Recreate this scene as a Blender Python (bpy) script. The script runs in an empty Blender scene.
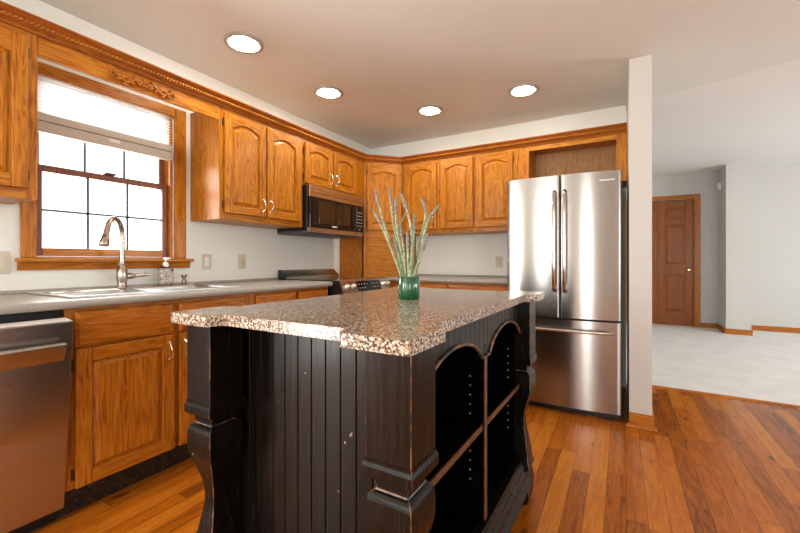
import bpy, math, random
from math import sin, cos, pi, radians
from mathutils import Vector, Matrix

random.seed(7)
C = bpy.context.scene.collection
SC = bpy.context.scene

# ------------------------------------------------------------------ camera, world, light, exposure
CAMX, CAMH = 2.719, 1.083
cam_d = bpy.data.cameras.new('camera')
cam = bpy.data.objects.new('camera', cam_d)
C.objects.link(cam)
cam.location = (CAMX, 0, CAMH)
cam.rotation_euler = (radians(90), 0, radians(29.729))
cam_d.sensor_width = 36.0
cam_d.lens = 36.0 * 387.0 / 800.0
cam_d.shift_y = -5.5 / 800.0
cam_d.clip_start = 0.02
SC.camera = cam

SC.view_settings.view_transform = 'Standard'
SC.view_settings.look = 'None'
SC.view_settings.gamma = 1.0
SC.view_settings.use_curve_mapping = False
SC.view_settings.exposure = 1.03

world = bpy.data.worlds.new('world')
SC.world = world
world.use_nodes = True
bg = world.node_tree.nodes['Background']
bg.inputs['Color'].default_value = (0.93, 0.97, 1.0, 1)
bg.inputs['Strength'].default_value = 1.7


def area(name, loc, rot, sx, sy, power, col, portal=False):
    d = bpy.data.lights.new(name, 'AREA')
    d.shape = 'RECTANGLE'
    d.size, d.size_y = sx, sy
    d.energy = power
    d.color = col
    if portal:
        d.cycles.is_portal = True
    o = bpy.data.objects.new(name, d)
    C.objects.link(o)
    o.location = loc
    o.rotation_euler = rot
    return o


# daylight through the openings of the house, plus two added rear fills (each stands just outside its opening)
area('daylight_sink_window', (-0.9, 1.2, 1.30), (0, radians(-98), 0), 1.5, 1.6, 62, (1.0, 0.99, 0.96))
area('daylight_patio_door', (-0.14, -1.52, 1.05), (0, radians(-90), 0), 2.0, 0.86, 62, (1.0, 0.97, 0.93))
area('added_fill_rear', (5.6, -2.94, 1.35), (radians(90), 0, radians(0)), 2.2, 1.7, 26, (1.0, 0.97, 0.92))  # added unseen fill, set clear of the refrigerator's reflection
area('added_fill_rear_left', (1.15, -2.94, 1.55), (radians(90), 0, 0), 1.3, 1.1, 20, (1.0, 0.97, 0.93))  # added fill behind the camera to brighten the kitchen ceiling
area('daylight_rear_sidelight', (2.69, -2.94, 1.15), (radians(90), 0, radians(0)), 0.26, 1.95, 12, (1.0, 0.98, 0.95))
area('daylight_living_window', (8.12, 5.2, 1.4), (0, radians(90), 0), 1.4, 1.6, 54, (0.94, 0.97, 1.0))
area('daylight_dining_window', (8.12, 0.4, 1.4), (0, radians(90), 0), 1.4, 1.6, 14, (1.0, 0.98, 0.95))

# ------------------------------------------------------------------ materials
M = {}


def srgb(r, g, b):
    def f(c):
        c /= 255.0
        return c / 12.92 if c <= 0.04045 else ((c + 0.055) / 1.055) ** 2.4
    return (f(r), f(g), f(b), 1)


class NT:
    def __init__(self, name):
        self.m = bpy.data.materials.new(name)
        self.m.use_nodes = True
        self.t = self.m.node_tree
        self.b = self.t.nodes['Principled BSDF']
        M[name] = self.m

    def n(self, typ, **kw):
        nd = self.t.nodes.new(typ)
        for k, v in kw.items():
            if k.startswith('i_'):
                nd.inputs[k[2:]].default_value = v
            else:
                setattr(nd, k, v)
        return nd

    def l(self, a, b):
        self.t.links.new(a, b)

    def set(self, **kw):
        for k, v in kw.items():
            self.b.inputs[k.replace('_', ' ')].default_value = v

    def ramp(self, fac, stops, mode='LINEAR'):
        r = self.n('ShaderNodeValToRGB')
        r.color_ramp.interpolation = mode
        e = r.color_ramp.elements
        e[0].position, e[0].color = stops[0]
        e[1].position, e[1].color = stops[-1]
        for p, c in stops[1:-1]:
            q = e.new(p)
            q.color = c
        self.l(fac, r.inputs[0])
        return r.outputs[0]

    def mix(self, fac, a, b, mode='MIX'):
        nd = self.n('ShaderNodeMix', data_type='RGBA', blend_type=mode)
        for idx, v in ((0, fac), (6, a), (7, b)):
            if hasattr(v, 'is_linked'):
                self.l(v, nd.inputs[idx])
            else:
                nd.inputs[idx].default_value = v
        return nd.outputs[2]

    def math(self, op, a, b=None, c=None):
        nd = self.n('ShaderNodeMath', operation=op)
        for i, v in enumerate((a, b, c)):
            if v is None:
                continue
            if hasattr(v, 'is_linked'):
                self.l(v, nd.inputs[i])
            else:
                nd.inputs[i].default_value = v
        return nd.outputs[0]

    def noise(self, vec, scale, detail=3.0, rough=0.5, dist=0.0):
        nd = self.n('ShaderNodeTexNoise')
        nd.inputs['Scale'].default_value = scale
        nd.inputs['Detail'].default_value = detail
        nd.inputs['Roughness'].default_value = rough
        nd.inputs['Distortion'].default_value = dist
        self.l(vec, nd.inputs['Vector'])
        return nd

    def bump(self, h, strength, dist=0.002):
        nd = self.n('ShaderNodeBump')
        nd.inputs['Strength'].default_value = strength
        nd.inputs['Distance'].default_value = dist
        self.l(h, nd.inputs['Height'])
        self.l(nd.outputs[0], self.b.inputs['Normal'])


def plain(name, col, rough=0.5, metal=0.0, **kw):
    t = NT(name)
    t.set(Base_Color=col, Roughness=rough, Metallic=metal)
    for k, v in kw.items():
        t.b.inputs[k.replace('_', ' ')].default_value = v
    return t.m


def wood(name, axis, dark, mid, light, rough=0.38, fine=1.0, coat=0.08):
    """procedural wood with the grain along a local axis"""
    t = NT(name)
    tc = t.n('ShaderNodeTexCoord')
    oi = t.n('ShaderNodeObjectInfo')
    off = t.n('ShaderNodeVectorMath', operation='SCALE')
    off.inputs[0].default_value = (7.3, 11.9, 5.1)
    t.l(oi.outputs['Random'], off.inputs['Scale'])
    add = t.n('ShaderNodeVectorMath', operation='ADD')
    t.l(tc.outputs['Object'], add.inputs[0])
    t.l(off.outputs[0], add.inputs[1])
    s1 = {'x': (1.6, 14, 14), 'y': (14, 1.6, 14), 'z': (14, 14, 1.6)}[axis]
    s2 = {'x': (5, 130, 130), 'y': (130, 5, 130), 'z': (130, 130, 5)}[axis]
    mp1 = t.n('ShaderNodeMapping')
    mp1.inputs['Scale'].default_value = s1
    t.l(add.outputs[0], mp1.inputs[0])
    mp2 = t.n('ShaderNodeMapping')
    mp2.inputs['Scale'].default_value = s2
    t.l(add.outputs[0], mp2.inputs[0])
    big = t.noise(mp1.outputs[0], 1.0, 2.0, 0.5, 0.4)
    rings = t.math('SINE', t.math('MULTIPLY', big.outputs[0], 70.0))
    rings = t.math('MULTIPLY_ADD', rings, 0.5, 0.5)
    pores = t.noise(mp2.outputs[0], 1.0, 3.0, 0.65)
    f = t.math('ADD', t.math('MULTIPLY', rings, 0.26), t.math('MULTIPLY_ADD', pores.outputs[0], 1.25, -0.19))
    col = t.ramp(f, [(0.22, dark), (0.52, mid), (0.85, light)])
    tone = t.noise(mp1.outputs[0], 0.25, 1.0)
    col = t.mix(t.math('MULTIPLY', tone.outputs[0], 0.35), col, dark)
    t.l(col, t.b.inputs['Base Color'])
    t.set(Roughness=rough)
    t.b.inputs['Coat Weight'].default_value = coat
    t.b.inputs['Specular IOR Level'].default_value = 0.3
    t.b.inputs['Coat Roughness'].default_value = 0.18
    t.bump(f, 0.08, 0.001)
    return t.m


OD, OM, OL = (0.20, 0.050, 0.002, 1), (0.48, 0.160, 0.005, 1), (0.63, 0.255, 0.018, 1)
for ax in 'xyz':
    wood('oak_' + ax, ax, OD, OM, OL)
    wood('dark_oak_' + ax, ax, (0.20, 0.048, 0.003, 1), (0.46, 0.138, 0.008, 1), (0.58, 0.21, 0.018, 1))  # darker trim oak; on the base cabinets it paints in their dimmer light
for ax in 'y':
    wood('crown_oak_y', 'y', (0.17, 0.042, 0.004, 1), (0.34, 0.092, 0.009, 1), (0.44, 0.135, 0.016, 1))
wood('pale_oak_z', 'z', (0.30, 0.14, 0.05, 1), (0.46, 0.25, 0.10, 1), (0.55, 0.33, 0.15, 1), rough=0.5)
wood('door_wood_z', 'z', (0.17, 0.040, 0.005, 1), (0.31, 0.086, 0.010, 1), (0.39, 0.125, 0.018, 1))
wood('door_wood_x', 'x', (0.17, 0.040, 0.005, 1), (0.31, 0.086, 0.010, 1), (0.39, 0.125, 0.018, 1))
wood('sash_wood_z', 'z', (0.12, 0.038, 0.016, 1), (0.22, 0.075, 0.034, 1), (0.28, 0.105, 0.05, 1))


def paint(name, col, rough=0.6, bump=0.05, scale=350):
    t = NT(name)
    tc = t.n('ShaderNodeTexCoord')
    nz = t.noise(tc.outputs['Object'], scale, 2.0)
    big = t.noise(tc.outputs['Object'], 1.3, 2.0)
    c2 = (col[0] * 0.95, col[1] * 0.95, col[2] * 0.94, 1)
    t.l(t.mix(big.outputs[0], c2, col), t.b.inputs['Base Color'])
    t.set(Roughness=rough)
    t.bump(nz.outputs[0], bump, 0.001)
    return t.m


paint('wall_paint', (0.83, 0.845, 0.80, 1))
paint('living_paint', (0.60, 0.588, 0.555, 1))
paint('ceiling_base', (0.79, 0.81, 0.765, 1), 0.8, 0.2, 120)
paint('ceiling_pale', (0.87, 0.86, 0.84, 1), 0.8, 0.1, 120)
plain('white_plastic', (0.82, 0.81, 0.78, 1), 0.35)
plain('cream_plastic', (0.60, 0.54, 0.43, 1), 0.4)
plain('lamp_trim', (0.36, 0.32, 0.27, 1), 0.5)
plain('dark_slot', (0.03, 0.025, 0.02, 1), 0.5)
plain('chrome', (0.85, 0.83, 0.79, 1), 0.16, 1.0)
plain('nickel', (0.42, 0.36, 0.30, 1), 0.26, 1.0)
plain('bronze', (0.20, 0.14, 0.08, 1), 0.35, 1.0)
plain('hinge_metal', (0.10, 0.06, 0.03, 1), 0.4, 0.8)
plain('black_plastic', (0.010, 0.010, 0.011, 1), 0.28)
plain('black_gloss', (0.006, 0.006, 0.007, 1), 0.07)
plain('oven_glass', (0.018, 0.012, 0.008, 1), 0.05, Specular_IOR_Level=0.9)
plain('dark_grey', (0.07, 0.07, 0.07, 1), 0.5)
plain('mark_grey', (0.75, 0.75, 0.75, 1), 0.4)
plain('rubber', (0.02, 0.02, 0.02, 1), 0.7)
plain('knob_steel', (0.70, 0.68, 0.65, 1), 0.30, 0.85)
plain('brass', (0.75, 0.52, 0.22, 1), 0.25, 1.0)


def steel(name, base, rough, axis, aniso=0.0):
    t = NT(name)
    tc = t.n('ShaderNodeTexCoord')
    mp = t.n('ShaderNodeMapping')
    mp.inputs['Scale'].default_value = {'x': (6, 900, 900), 'y': (900, 6, 900), 'z': (900, 900, 6)}[axis]
    t.l(tc.outputs['Object'], mp.inputs[0])
    nz = t.noise(mp.outputs[0], 1.0, 2.0)
    r = t.math('MULTIPLY_ADD', nz.outputs[0], 0.14, rough - 0.07)
    t.l(r, t.b.inputs['Roughness'])
    t.set(Base_Color=base, Metallic=1.0)
    t.b.inputs['Anisotropic'].default_value = aniso
    if aniso:
        tg = t.n('ShaderNodeTangent', direction_type='RADIAL', axis='Z')
        t.l(tg.outputs[0], t.b.inputs['Tangent'])
        t.b.inputs['Anisotropic Rotation'].default_value = 0.25
    return t.m


steel('fridge_steel', (0.37, 0.36, 0.345, 1), 0.19, 'x', 0.9)
plain('handle_steel', (0.62, 0.57, 0.52, 1), 0.22, 1.0)
steel('dishwasher_steel', (0.50, 0.47, 0.44, 1), 0.30, 'x', 0.3)
steel('sink_steel', (0.52, 0.52, 0.51, 1), 0.30, 'y')
steel('trim_steel', (0.55, 0.50, 0.44, 1), 0.25, 'x')


def granite():
    t = NT('granite')
    tc = t.n('ShaderNodeTexCoord')
    v1 = t.n('ShaderNodeTexVoronoi')
    v1.inputs['Scale'].default_value = 240
    t.l(tc.outputs['Object'], v1.inputs['Vector'])
    sep = t.n('ShaderNodeSeparateColor')
    t.l(v1.outputs['Color'], sep.inputs[0])
    fine = t.noise(tc.outputs['Object'], 190, 4.0, 0.7)
    f = t.math('MULTIPLY_ADD', fine.outputs[0], 0.55, t.math('MULTIPLY', sep.outputs[0], 0.5))
    col = t.ramp(f, [(0.27, (0.010, 0.008, 0.008, 1)), (0.38, (0.07, 0.048, 0.034, 1)),
                     (0.46, (0.22, 0.145, 0.09, 1)), (0.55, (0.38, 0.29, 0.21, 1)),
                     (0.67, (0.52, 0.48, 0.42, 1)), (0.82, (0.66, 0.64, 0.60, 1))])
    v2 = t.n('ShaderNodeTexVoronoi')
    v2.inputs['Scale'].default_value = 130
    t.l(tc.outputs['Object'], v2.inputs['Vector'])
    sep2 = t.n('ShaderNodeSeparateColor')
    t.l(v2.outputs['Color'], sep2.inputs[0])
    blk = t.math('GREATER_THAN', sep2.outputs[1], 0.86)
    blk = t.math('MULTIPLY', blk, t.math('LESS_THAN', v2.outputs['Distance'], 0.42))
    col = t.mix(blk, col, (0.02, 0.016, 0.015, 1))
    big = t.noise(tc.outputs['Object'], 7, 2.0)
    col = t.mix(t.math('MULTIPLY', big.outputs[0], 0.32), col, (0.30, 0.16, 0.075, 1))
    t.l(col, t.b.inputs['Base Color'])
    t.set(Roughness=0.16)
    t.b.inputs['Specular IOR Level'].default_value = 0.38


granite()


def laminate():
    t = NT('laminate')
    tc = t.n('ShaderNodeTexCoord')
    a = t.noise(tc.outputs['Object'], 420, 3.0, 0.7)
    b = t.noise(tc.outputs['Object'], 25, 3.0)
    c = t.ramp(a.outputs[0], [(0.3, (0.20, 0.18, 0.16, 1)), (0.55, (0.35, 0.33, 0.30, 1)), (0.75, (0.50, 0.48, 0.45, 1))])
    c = t.mix(t.math('MULTIPLY', b.outputs[0], 0.3), c, (0.42, 0.38, 0.33, 1))
    t.l(c, t.b.inputs['Base Color'])
    t.set(Roughness=0.42)


laminate()


def black_paint():
    t = NT('black_paint')
    tc = t.n('ShaderNodeTexCoord')
    mp = t.n('ShaderNodeMapping')
    mp.inputs['Scale'].default_value = (160, 160, 5)
    t.l(tc.outputs['Object'], mp.inputs[0])
    g = t.noise(mp.outputs[0], 1.0, 3.0)
    chips = t.noise(tc.outputs['Object'], 48, 2.0, 0.5)
    mask = t.ramp(chips.outputs[0], [(0.775, (0, 0, 0, 1)), (0.785, (1, 1, 1, 1))])
    base = t.ramp(g.outputs[0], [(0.35, (0.003, 0.0022, 0.0018, 1)), (0.7, (0.009, 0.006, 0.004, 1))])
    t.l(t.mix(mask, base, (0.30, 0.24, 0.17, 1)), t.b.inputs['Base Color'])
    t.l(t.math('MULTIPLY_ADD', g.outputs[0], 0.16, 0.17), t.b.inputs['Roughness'])
    t.b.inputs['Specular IOR Level'].default_value = 0.20
    t.bump(g.outputs[0], 0.10, 0.001)
    e = NT('worn_edge')
    tc = e.n('ShaderNodeTexCoord')
    nz = e.noise(tc.outputs['Object'], 30, 3.0)
    e.l(e.ramp(nz.outputs[0], [(0.45, (0.014, 0.010, 0.008, 1)), (0.66, (0.24, 0.105, 0.04, 1))]), e.b.inputs['Base Color'])
    e.set(Roughness=0.35)
    s = NT('worn_shelf_edge')
    tc = s.n('ShaderNodeTexCoord')
    nz = s.noise(tc.outputs['Object'], 25, 3.0)
    s.l(s.ramp(nz.outputs[0], [(0.3, (0.05, 0.022, 0.010, 1)), (0.7, (0.13, 0.055, 0.022, 1))]), s.b.inputs['Base Color'])
    s.set(Roughness=0.35)


black_paint()


def plank_floor():
    t = NT('plank_floor')
    tc = t.n('ShaderNodeTexCoord')
    sx = t.n('ShaderNodeSeparateXYZ')
    t.l(tc.outputs['Object'], sx.inputs[0])
    W, L = 0.083, 0.95
    u = t.math('DIVIDE', sx.outputs[0], W)
    iu = t.math('FLOOR', u)
    fu = t.math('FRACT', u)
    wn = t.n('ShaderNodeTexWhiteNoise', noise_dimensions='1D')
    t.l(iu, wn.inputs['W'])
    v = t.math('ADD', t.math('DIVIDE', sx.outputs[1], L), t.math('MULTIPLY', wn.outputs[0], 7.0))
    iv = t.math('FLOOR', v)
    fv = t.math('FRACT', v)
    cmb = t.n('ShaderNodeCombineXYZ')
    t.l(iu, cmb.inputs[0])
    t.l(iv, cmb.inputs[1])
    w2 = t.n('ShaderNodeTexWhiteNoise', noise_dimensions='2D')
    t.l(cmb.outputs[0], w2.inputs['Vector'])
    # grain, shifted plank by plank
    off = t.n('ShaderNodeVectorMath', operation='SCALE')
    t.l(w2.outputs['Color'], off.inputs[0])
    off.inputs['Scale'].default_value = 13.0
    add = t.n('ShaderNodeVectorMath', operation='ADD')
    t.l(tc.outputs['Object'], add.inputs[0])
    t.l(off.outputs[0], add.inputs[1])
    mp = t.n('ShaderNodeMapping')
    mp.inputs['Scale'].default_value = (22, 2.0, 1)
    t.l(add.outputs[0], mp.inputs[0])
    mp2 = t.n('ShaderNodeMapping')
    mp2.inputs['Scale'].default_value = (240, 10, 1)
    t.l(add.outputs[0], mp2.inputs[0])
    g1 = t.noise(mp.outputs[0], 1.0, 3.0, 0.55, 0.6)
    rings = t.math('MULTIPLY_ADD', t.math('SINE', t.math('MULTIPLY', g1.outputs[0], 30.0)), 0.5, 0.5)
    g2 = t.noise(mp2.outputs[0], 1.0, 2.0, 0.6)
    f = t.math('ADD', t.math('MULTIPLY', rings, 0.16), t.math('MULTIPLY_ADD', g2.outputs[0], 0.42, 0.15))
    f = t.math('ADD', f, t.math('MULTIPLY', t.math('SUBTRACT', w2.outputs['Value'], 0.5), 0.5))
    col = t.ramp(f, [(0.10, (0.17, 0.043, 0.004, 1)), (0.45, (0.43, 0.118, 0.007, 1)), (0.85, (0.60, 0.215, 0.022, 1))])
    # knots
    mk = t.n('ShaderNodeMapping')
    mk.inputs['Scale'].default_value = (7, 3.2, 1)
    t.l(add.outputs[0], mk.inputs[0])
    vk = t.n('ShaderNodeTexVoronoi')
    vk.inputs['Scale'].default_value = 1.0
    t.l(mk.outputs[0], vk.inputs['Vector'])
    kn = t.ramp(vk.outputs['Distance'], [(0.05, (1, 1, 1, 1)), (0.16, (0, 0, 0, 1))])
    col = t.mix(t.math('MULTIPLY', kn, 0.75), col, (0.045, 0.014, 0.005, 1))
    seam = t.math('MAXIMUM', t.math('LESS_THAN', t.math('MINIMUM', fu, t.math('SUBTRACT', 1.0, fu)), 0.012),
                  t.math('LESS_THAN', t.math('MINIMUM', fv, t.math('SUBTRACT', 1.0, fv)), 0.0014))
    col = t.mix(t.math('MULTIPLY', seam, 0.8), col, (0.03, 0.010, 0.004, 1))
    t.l(col, t.b.inputs['Base Color'])
    t.l(t.math('MULTIPLY_ADD', g2.outputs[0], 0.12, 0.17), t.b.inputs['Roughness'])
    t.b.inputs['Specular IOR Level'].default_value = 0.30
    t.bump(t.math('SUBTRACT', t.math('MULTIPLY', f, 0.3), seam), 0.15, 0.001)


plank_floor()
plain('black_shaded', (0.0012, 0.001, 0.001, 1), 0.6, Specular_IOR_Level=0.03)  # same black paint, darkened to carry the shade inside the bookcase


def carpet_mat():
    t = NT('carpet_pile')
    tc = t.n('ShaderNodeTexCoord')
    a = t.noise(tc.outputs['Object'], 160, 4.0, 0.7)
    b = t.noise(tc.outputs['Object'], 5, 3.0, 0.6)
    f = t.math('ADD', t.math('MULTIPLY', a.outputs[0], 0.6), t.math('MULTIPLY', b.outputs[0], 0.4))
    t.l(t.ramp(f, [(0.3, (0.70, 0.67, 0.63, 1)), (0.7, (0.93, 0.91, 0.88, 1))]), t.b.inputs['Base Color'])
    t.set(Roughness=0.95)
    t.bump(a.outputs[0], 0.5, 0.006)


carpet_mat()


def emit(name, col, strength):
    t = NT(name)
    t.set(Base_Color=(0.9, 0.9, 0.88, 1), Roughness=0.3)
    t.b.inputs['Emission Color'].default_value = col
    t.b.inputs['Emission Strength'].default_value = strength
    return t.m


emit('lamp_glow', (1.0, 0.93, 0.80, 1), 58.0)


def glass(name, col=(1, 1, 1, 1), thin=True, rough=0.0):
    t = NT(name)
    out = t.t.nodes['Material Output']
    g = t.n('ShaderNodeBsdfGlossy')
    g.inputs['Roughness'].default_value = rough
    tr = t.n('ShaderNodeBsdfTransparent')
    tr.inputs['Color'].default_value = col
    fr = t.n('ShaderNodeFresnel')
    fr.inputs['IOR'].default_value = 1.45
    mx = t.n('ShaderNodeMixShader')
    t.l(fr.outputs[0], mx.inputs[0])
    t.l(tr.outputs[0], mx.inputs[1])
    t.l(g.outputs[0], mx.inputs[2])
    t.l(mx.outputs[0], out.inputs['Surface'])
    return t.m


glass('window_glass')
glass('soap_glass', (0.93, 0.92, 0.90, 1))


def blind_mat():
    t = NT('blind_fabric')
    t.set(Base_Color=(0.86, 0.85, 0.83, 1), Roughness=0.8)
    t.b.inputs['Subsurface Weight'].default_value = 0.0
    out = t.t.nodes['Material Output']
    tl = t.n('ShaderNodeBsdfTranslucent')
    tl.inputs['Color'].default_value = (0.9, 0.9, 0.9, 1)
    mx = t.n('ShaderNodeMixShader')
    mx.inputs[0].default_value = 0.45
    t.l(t.b.outputs[0], mx.inputs[1])
    t.l(tl.outputs[0], mx.inputs[2])
    t.l(mx.outputs[0], out.inputs['Surface'])


blind_mat()
plain('blind_rail', (0.55, 0.48, 0.40, 1), 0.5)


def vase_mat():
    t = NT('vase_green')
    t.set(Base_Color=(0.004, 0.080, 0.028, 1), Roughness=0.18)
    t.b.inputs['Coat Weight'].default_value = 0.5


vase_mat()
plain('pale_mark', (0.55, 0.72, 0.60, 1), 0.4)


def asparagus():
    t = NT('asparagus_green')
    tc = t.n('ShaderNodeTexCoord')
    nz = t.noise(tc.outputs['Object'], 90, 3.0)
    t.l(t.ramp(nz.outputs[0], [(0.35, (0.17, 0.22, 0.09, 1)), (0.55, (0.31, 0.36, 0.20, 1)), (0.72, (0.48, 0.51, 0.36, 1))]), t.b.inputs['Base Color'])
    t.set(Roughness=0.5)
    t = NT('asparagus_tip')
    tc = t.n('ShaderNodeTexCoord')
    nz = t.noise(tc.outputs['Object'], 260, 3.0, 0.7)
    t.l(t.ramp(nz.outputs[0], [(0.38, (0.07, 0.07, 0.06, 1)), (0.52, (0.20, 0.20, 0.16, 1)), (0.66, (0.56, 0.56, 0.48, 1))]), t.b.inputs['Base Color'])
    t.set(Roughness=0.55)


asparagus()


def toe_mat():
    t = NT('toe_black')
    tc = t.n('ShaderNodeTexCoord')
    nz = t.noise(tc.outputs['Object'], 60, 4.0, 0.7)
    t.l(t.ramp(nz.outputs[0], [(0.5, (0.012, 0.009, 0.007, 1)), (0.72, (0.10, 0.06, 0.03, 1))]), t.b.inputs['Base Color'])
    t.set(Roughness=0.45)


toe_mat()


def soap_label():
    t = NT('soap_label')
    tc = t.n('ShaderNodeTexCoord')
    v = t.n('ShaderNodeTexVoronoi')
    v.inputs['Scale'].default_value = 95
    t.l(tc.outputs['Object'], v.inputs['Vector'])
    t.l(t.ramp(v.outputs['Distance'], [(0.32, (0.75, 0.72, 0.66, 1)), (0.42, (0.25, 0.22, 0.24, 1)), (0.62, (0.10, 0.09, 0.12, 1)), (0.7, (0.66, 0.50, 0.28, 1))]), t.b.inputs['Base Color'])
    t.set(Roughness=0.4)


soap_label()
plain('bush_leaf', (0.30, 0.40, 0.22, 1), 0.7)
plain('ground_snow', (0.75, 0.75, 0.73, 1), 0.9)
plain('granite_seam', (0.3, 0.22, 0.16, 1), 0.3)
plain('peg_hole', (0.35, 0.33, 0.30, 1), 0.5)

# ------------------------------------------------------------------ mesh builder


class MB:
    def __init__(self):
        self.v, self.f, self.mi, self.sm = [], [], [], []

    def add(self, vs, fs, mi=0, smooth=False):
        o = len(self.v)
        self.v += [tuple(p) for p in vs]
        for f in fs:
            self.f.append([i + o for i in f])
            self.mi.append(mi)
            self.sm.append(smooth)
        return self

    def box(self, x0, x1, y0, y1, z0, z1, mi=0):
        vs = [(x0, y0, z0), (x1, y0, z0), (x1, y1, z0), (x0, y1, z0), (x0, y0, z1), (x1, y0, z1), (x1, y1, z1), (x0, y1, z1)]
        fs = [(0, 3, 2, 1), (4, 5, 6, 7), (0, 1, 5, 4), (1, 2, 6, 5), (2, 3, 7, 6), (3, 0, 4, 7)]
        return self.add(vs, fs, mi)

    def loft(self, loops, mi=0, smooth=False, cap0=True, cap1=True, closed=True):
        n = len(loops[0])
        vs = [p for lp in loops for p in lp]
        fs = []
        for k in range(len(loops) - 1):
            for i in range(n if closed else n - 1):
                j = (i + 1) % n
                fs.append((k * n + i, k * n + j, (k + 1) * n + j, (k + 1) * n + i))
        self.add(vs, fs, mi, smooth)
        if closed and cap0:
            self.add(loops[0], [tuple(reversed(range(n)))], mi)
        if closed and cap1:
            self.add(loops[-1], [tuple(range(n))], mi)
        return self

    def prism(self, poly, axis, a, b, mi=0):
        """poly in the two other axes (order xyz without axis), extruded a..b"""
        def mk(p, t):
            return {'x': (t, p[0], p[1]), 'y': (p[0], t, p[1]), 'z': (p[0], p[1], t)}[axis]
        return self.loft([[mk(p, a) for p in poly], [mk(p, b) for p in poly]], mi)

    def lathe(self, prof, cx=0, cy=0, cz=0, n=24, mi=0, smooth=True, axis='z', cap0=True, cap1=True):
        loops = []
        for r, h in prof:
            lp = []
            for i in range(n):
                a = 2 * pi * i / n
                p = {'z': (cx + r * cos(a), cy + r * sin(a), cz + h), 'x': (cx + h, cy + r * cos(a), cz + r * sin(a)),
                     'y': (cx + r * cos(a), cy + h, cz + r * sin(a))}[axis]
                lp.append(p)
            loops.append(lp)
        return self.loft(loops, mi, smooth, cap0, cap1)

    def tube(self, pts, r, n=10, mi=0, smooth=True):
        pts = [Vector(p) for p in pts]
        rs = r if isinstance(r, (list, tuple)) else [r] * len(pts)
        loops = []
        up = Vector((0.13, 0.21, 0.97))
        prev = None
        for i, p in enumerate(pts):
            d = (pts[min(i + 1, len(pts) - 1)] - pts[max(i - 1, 0)]).normalized()
            if prev is None:
                u = d.cross(up)
                if u.length < 0.1:
                    u = d.cross(Vector((1, 0, 0)))
                u.normalize()
            else:
                u = (prev - d * prev.dot(d)).normalized()
            prev = u
            w = d.cross(u)
            loops.append([p + (u * cos(2 * pi * k / n) + w * sin(2 * pi * k / n)) * rs[i] for k in range(n)])
        return self.loft(loops, mi, smooth)

    def ellipsoid(self, c, rx, ry, rz, rot=None, n=8, m=5, mi=0):
        loops = []
        c = Vector(c)
        for j in range(m + 1):
            b = -pi / 2 + pi * (j + 0.0) / m
            rr = max(cos(b), 0.02)
            lp = []
            for i in range(n):
                a = 2 * pi * i / n
                p = Vector((rx * rr * cos(a), ry * rr * sin(a), rz * sin(b)))
                if rot is not None:
                    p = rot @ p
                lp.append(c + p)
            loops.append(lp)
        return self.loft(loops, mi, True)


def part(name, mb, mats, parent=None, bevel=0.0, segs=2, bevel_mat=None, loc=None, rotz=0.0):
    me = bpy.data.meshes.new(name)
    me.from_pydata(mb.v, [], mb.f)
    if isinstance(mats, str):
        mats = [mats]
    for m in mats:
        me.materials.append(M[m])
    me.polygons.foreach_set('material_index', mb.mi)
    me.polygons.foreach_set('use_smooth', mb.sm)
    me.update()
    o = bpy.data.objects.new(name, me)
    C.objects.link(o)
    if parent is not None:
        o.parent = parent
    if loc is not None:
        o.location = loc
    o.rotation_euler = (0, 0, rotz)
    if bevel:
        b = o.modifiers.new('bevel', 'BEVEL')
        b.width = bevel
        b.segments = segs
        b.limit_method = 'ANGLE'
        b.angle_limit = radians(40)
        if bevel_mat is not None:
            b.material = bevel_mat
    return o


def tag(o, label, cat, group=None):
    o['label'] = label
    o['category'] = cat
    if group:
        o['group'] = group
    return o


def thing(name, label, cat, loc=(0, 0, 0), rotz=0.0, group=None):
    o = bpy.data.objects.new(name, None)
    o.empty_display_size = 0.1
    C.objects.link(o)
    o.location = loc
    o.rotation_euler = (0, 0, rotz)
    return tag(o, label, cat, group)


def struct(name, mb=None, mats=None, loc=(0, 0, 0), rotz=0, **kw):
    if mb is None:
        o = bpy.data.objects.new(name, None)
        C.objects.link(o)
        o.location = loc
        o.rotation_euler = (0, 0, rotz)
    else:
        o = part(name, mb, mats, loc=loc, rotz=rotz, **kw)
    o['kind'] = 'structure'
    return o


# ------------------------------------------------------------------ room shell
CEIL = 2.486
YB = 4.034          # back wall
XR, YF, YR = 8.0, 8.37, -2.8
T = 0.12
FZ = -0.057         # floor level (counter heights are measured from z = 0)

struct('floor', MB().prism([(-T, YR), (XR, YR), (XR, 4.04), (2.90, 4.20), (2.90, YB + T), (-T, YB + T)], 'z', FZ - 0.05, FZ), ['plank_floor'])
struct('carpet', MB().prism([(2.90, 4.20), (XR, 4.04), (XR, YF), (2.0, YF), (2.0, YB + T), (2.90, YB + T)], 'z', FZ - 0.05, FZ + 0.008), ['carpet_pile'])
struct('trim_1', MB().loft([[(2.93, 4.185 + a, FZ + b) for a, b in ((0, 0), (-0.012, 0), (-0.006, 0.010), (0.012, 0.012), (0.024, 0.010), (0.024, 0))], [(XR, 4.025 + a, FZ + b) for a, b in ((0, 0), (-0.012, 0), (-0.006, 0.010), (0.012, 0.012), (0.024, 0.010), (0.024, 0))]]), ['dark_oak_x'])

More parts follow.
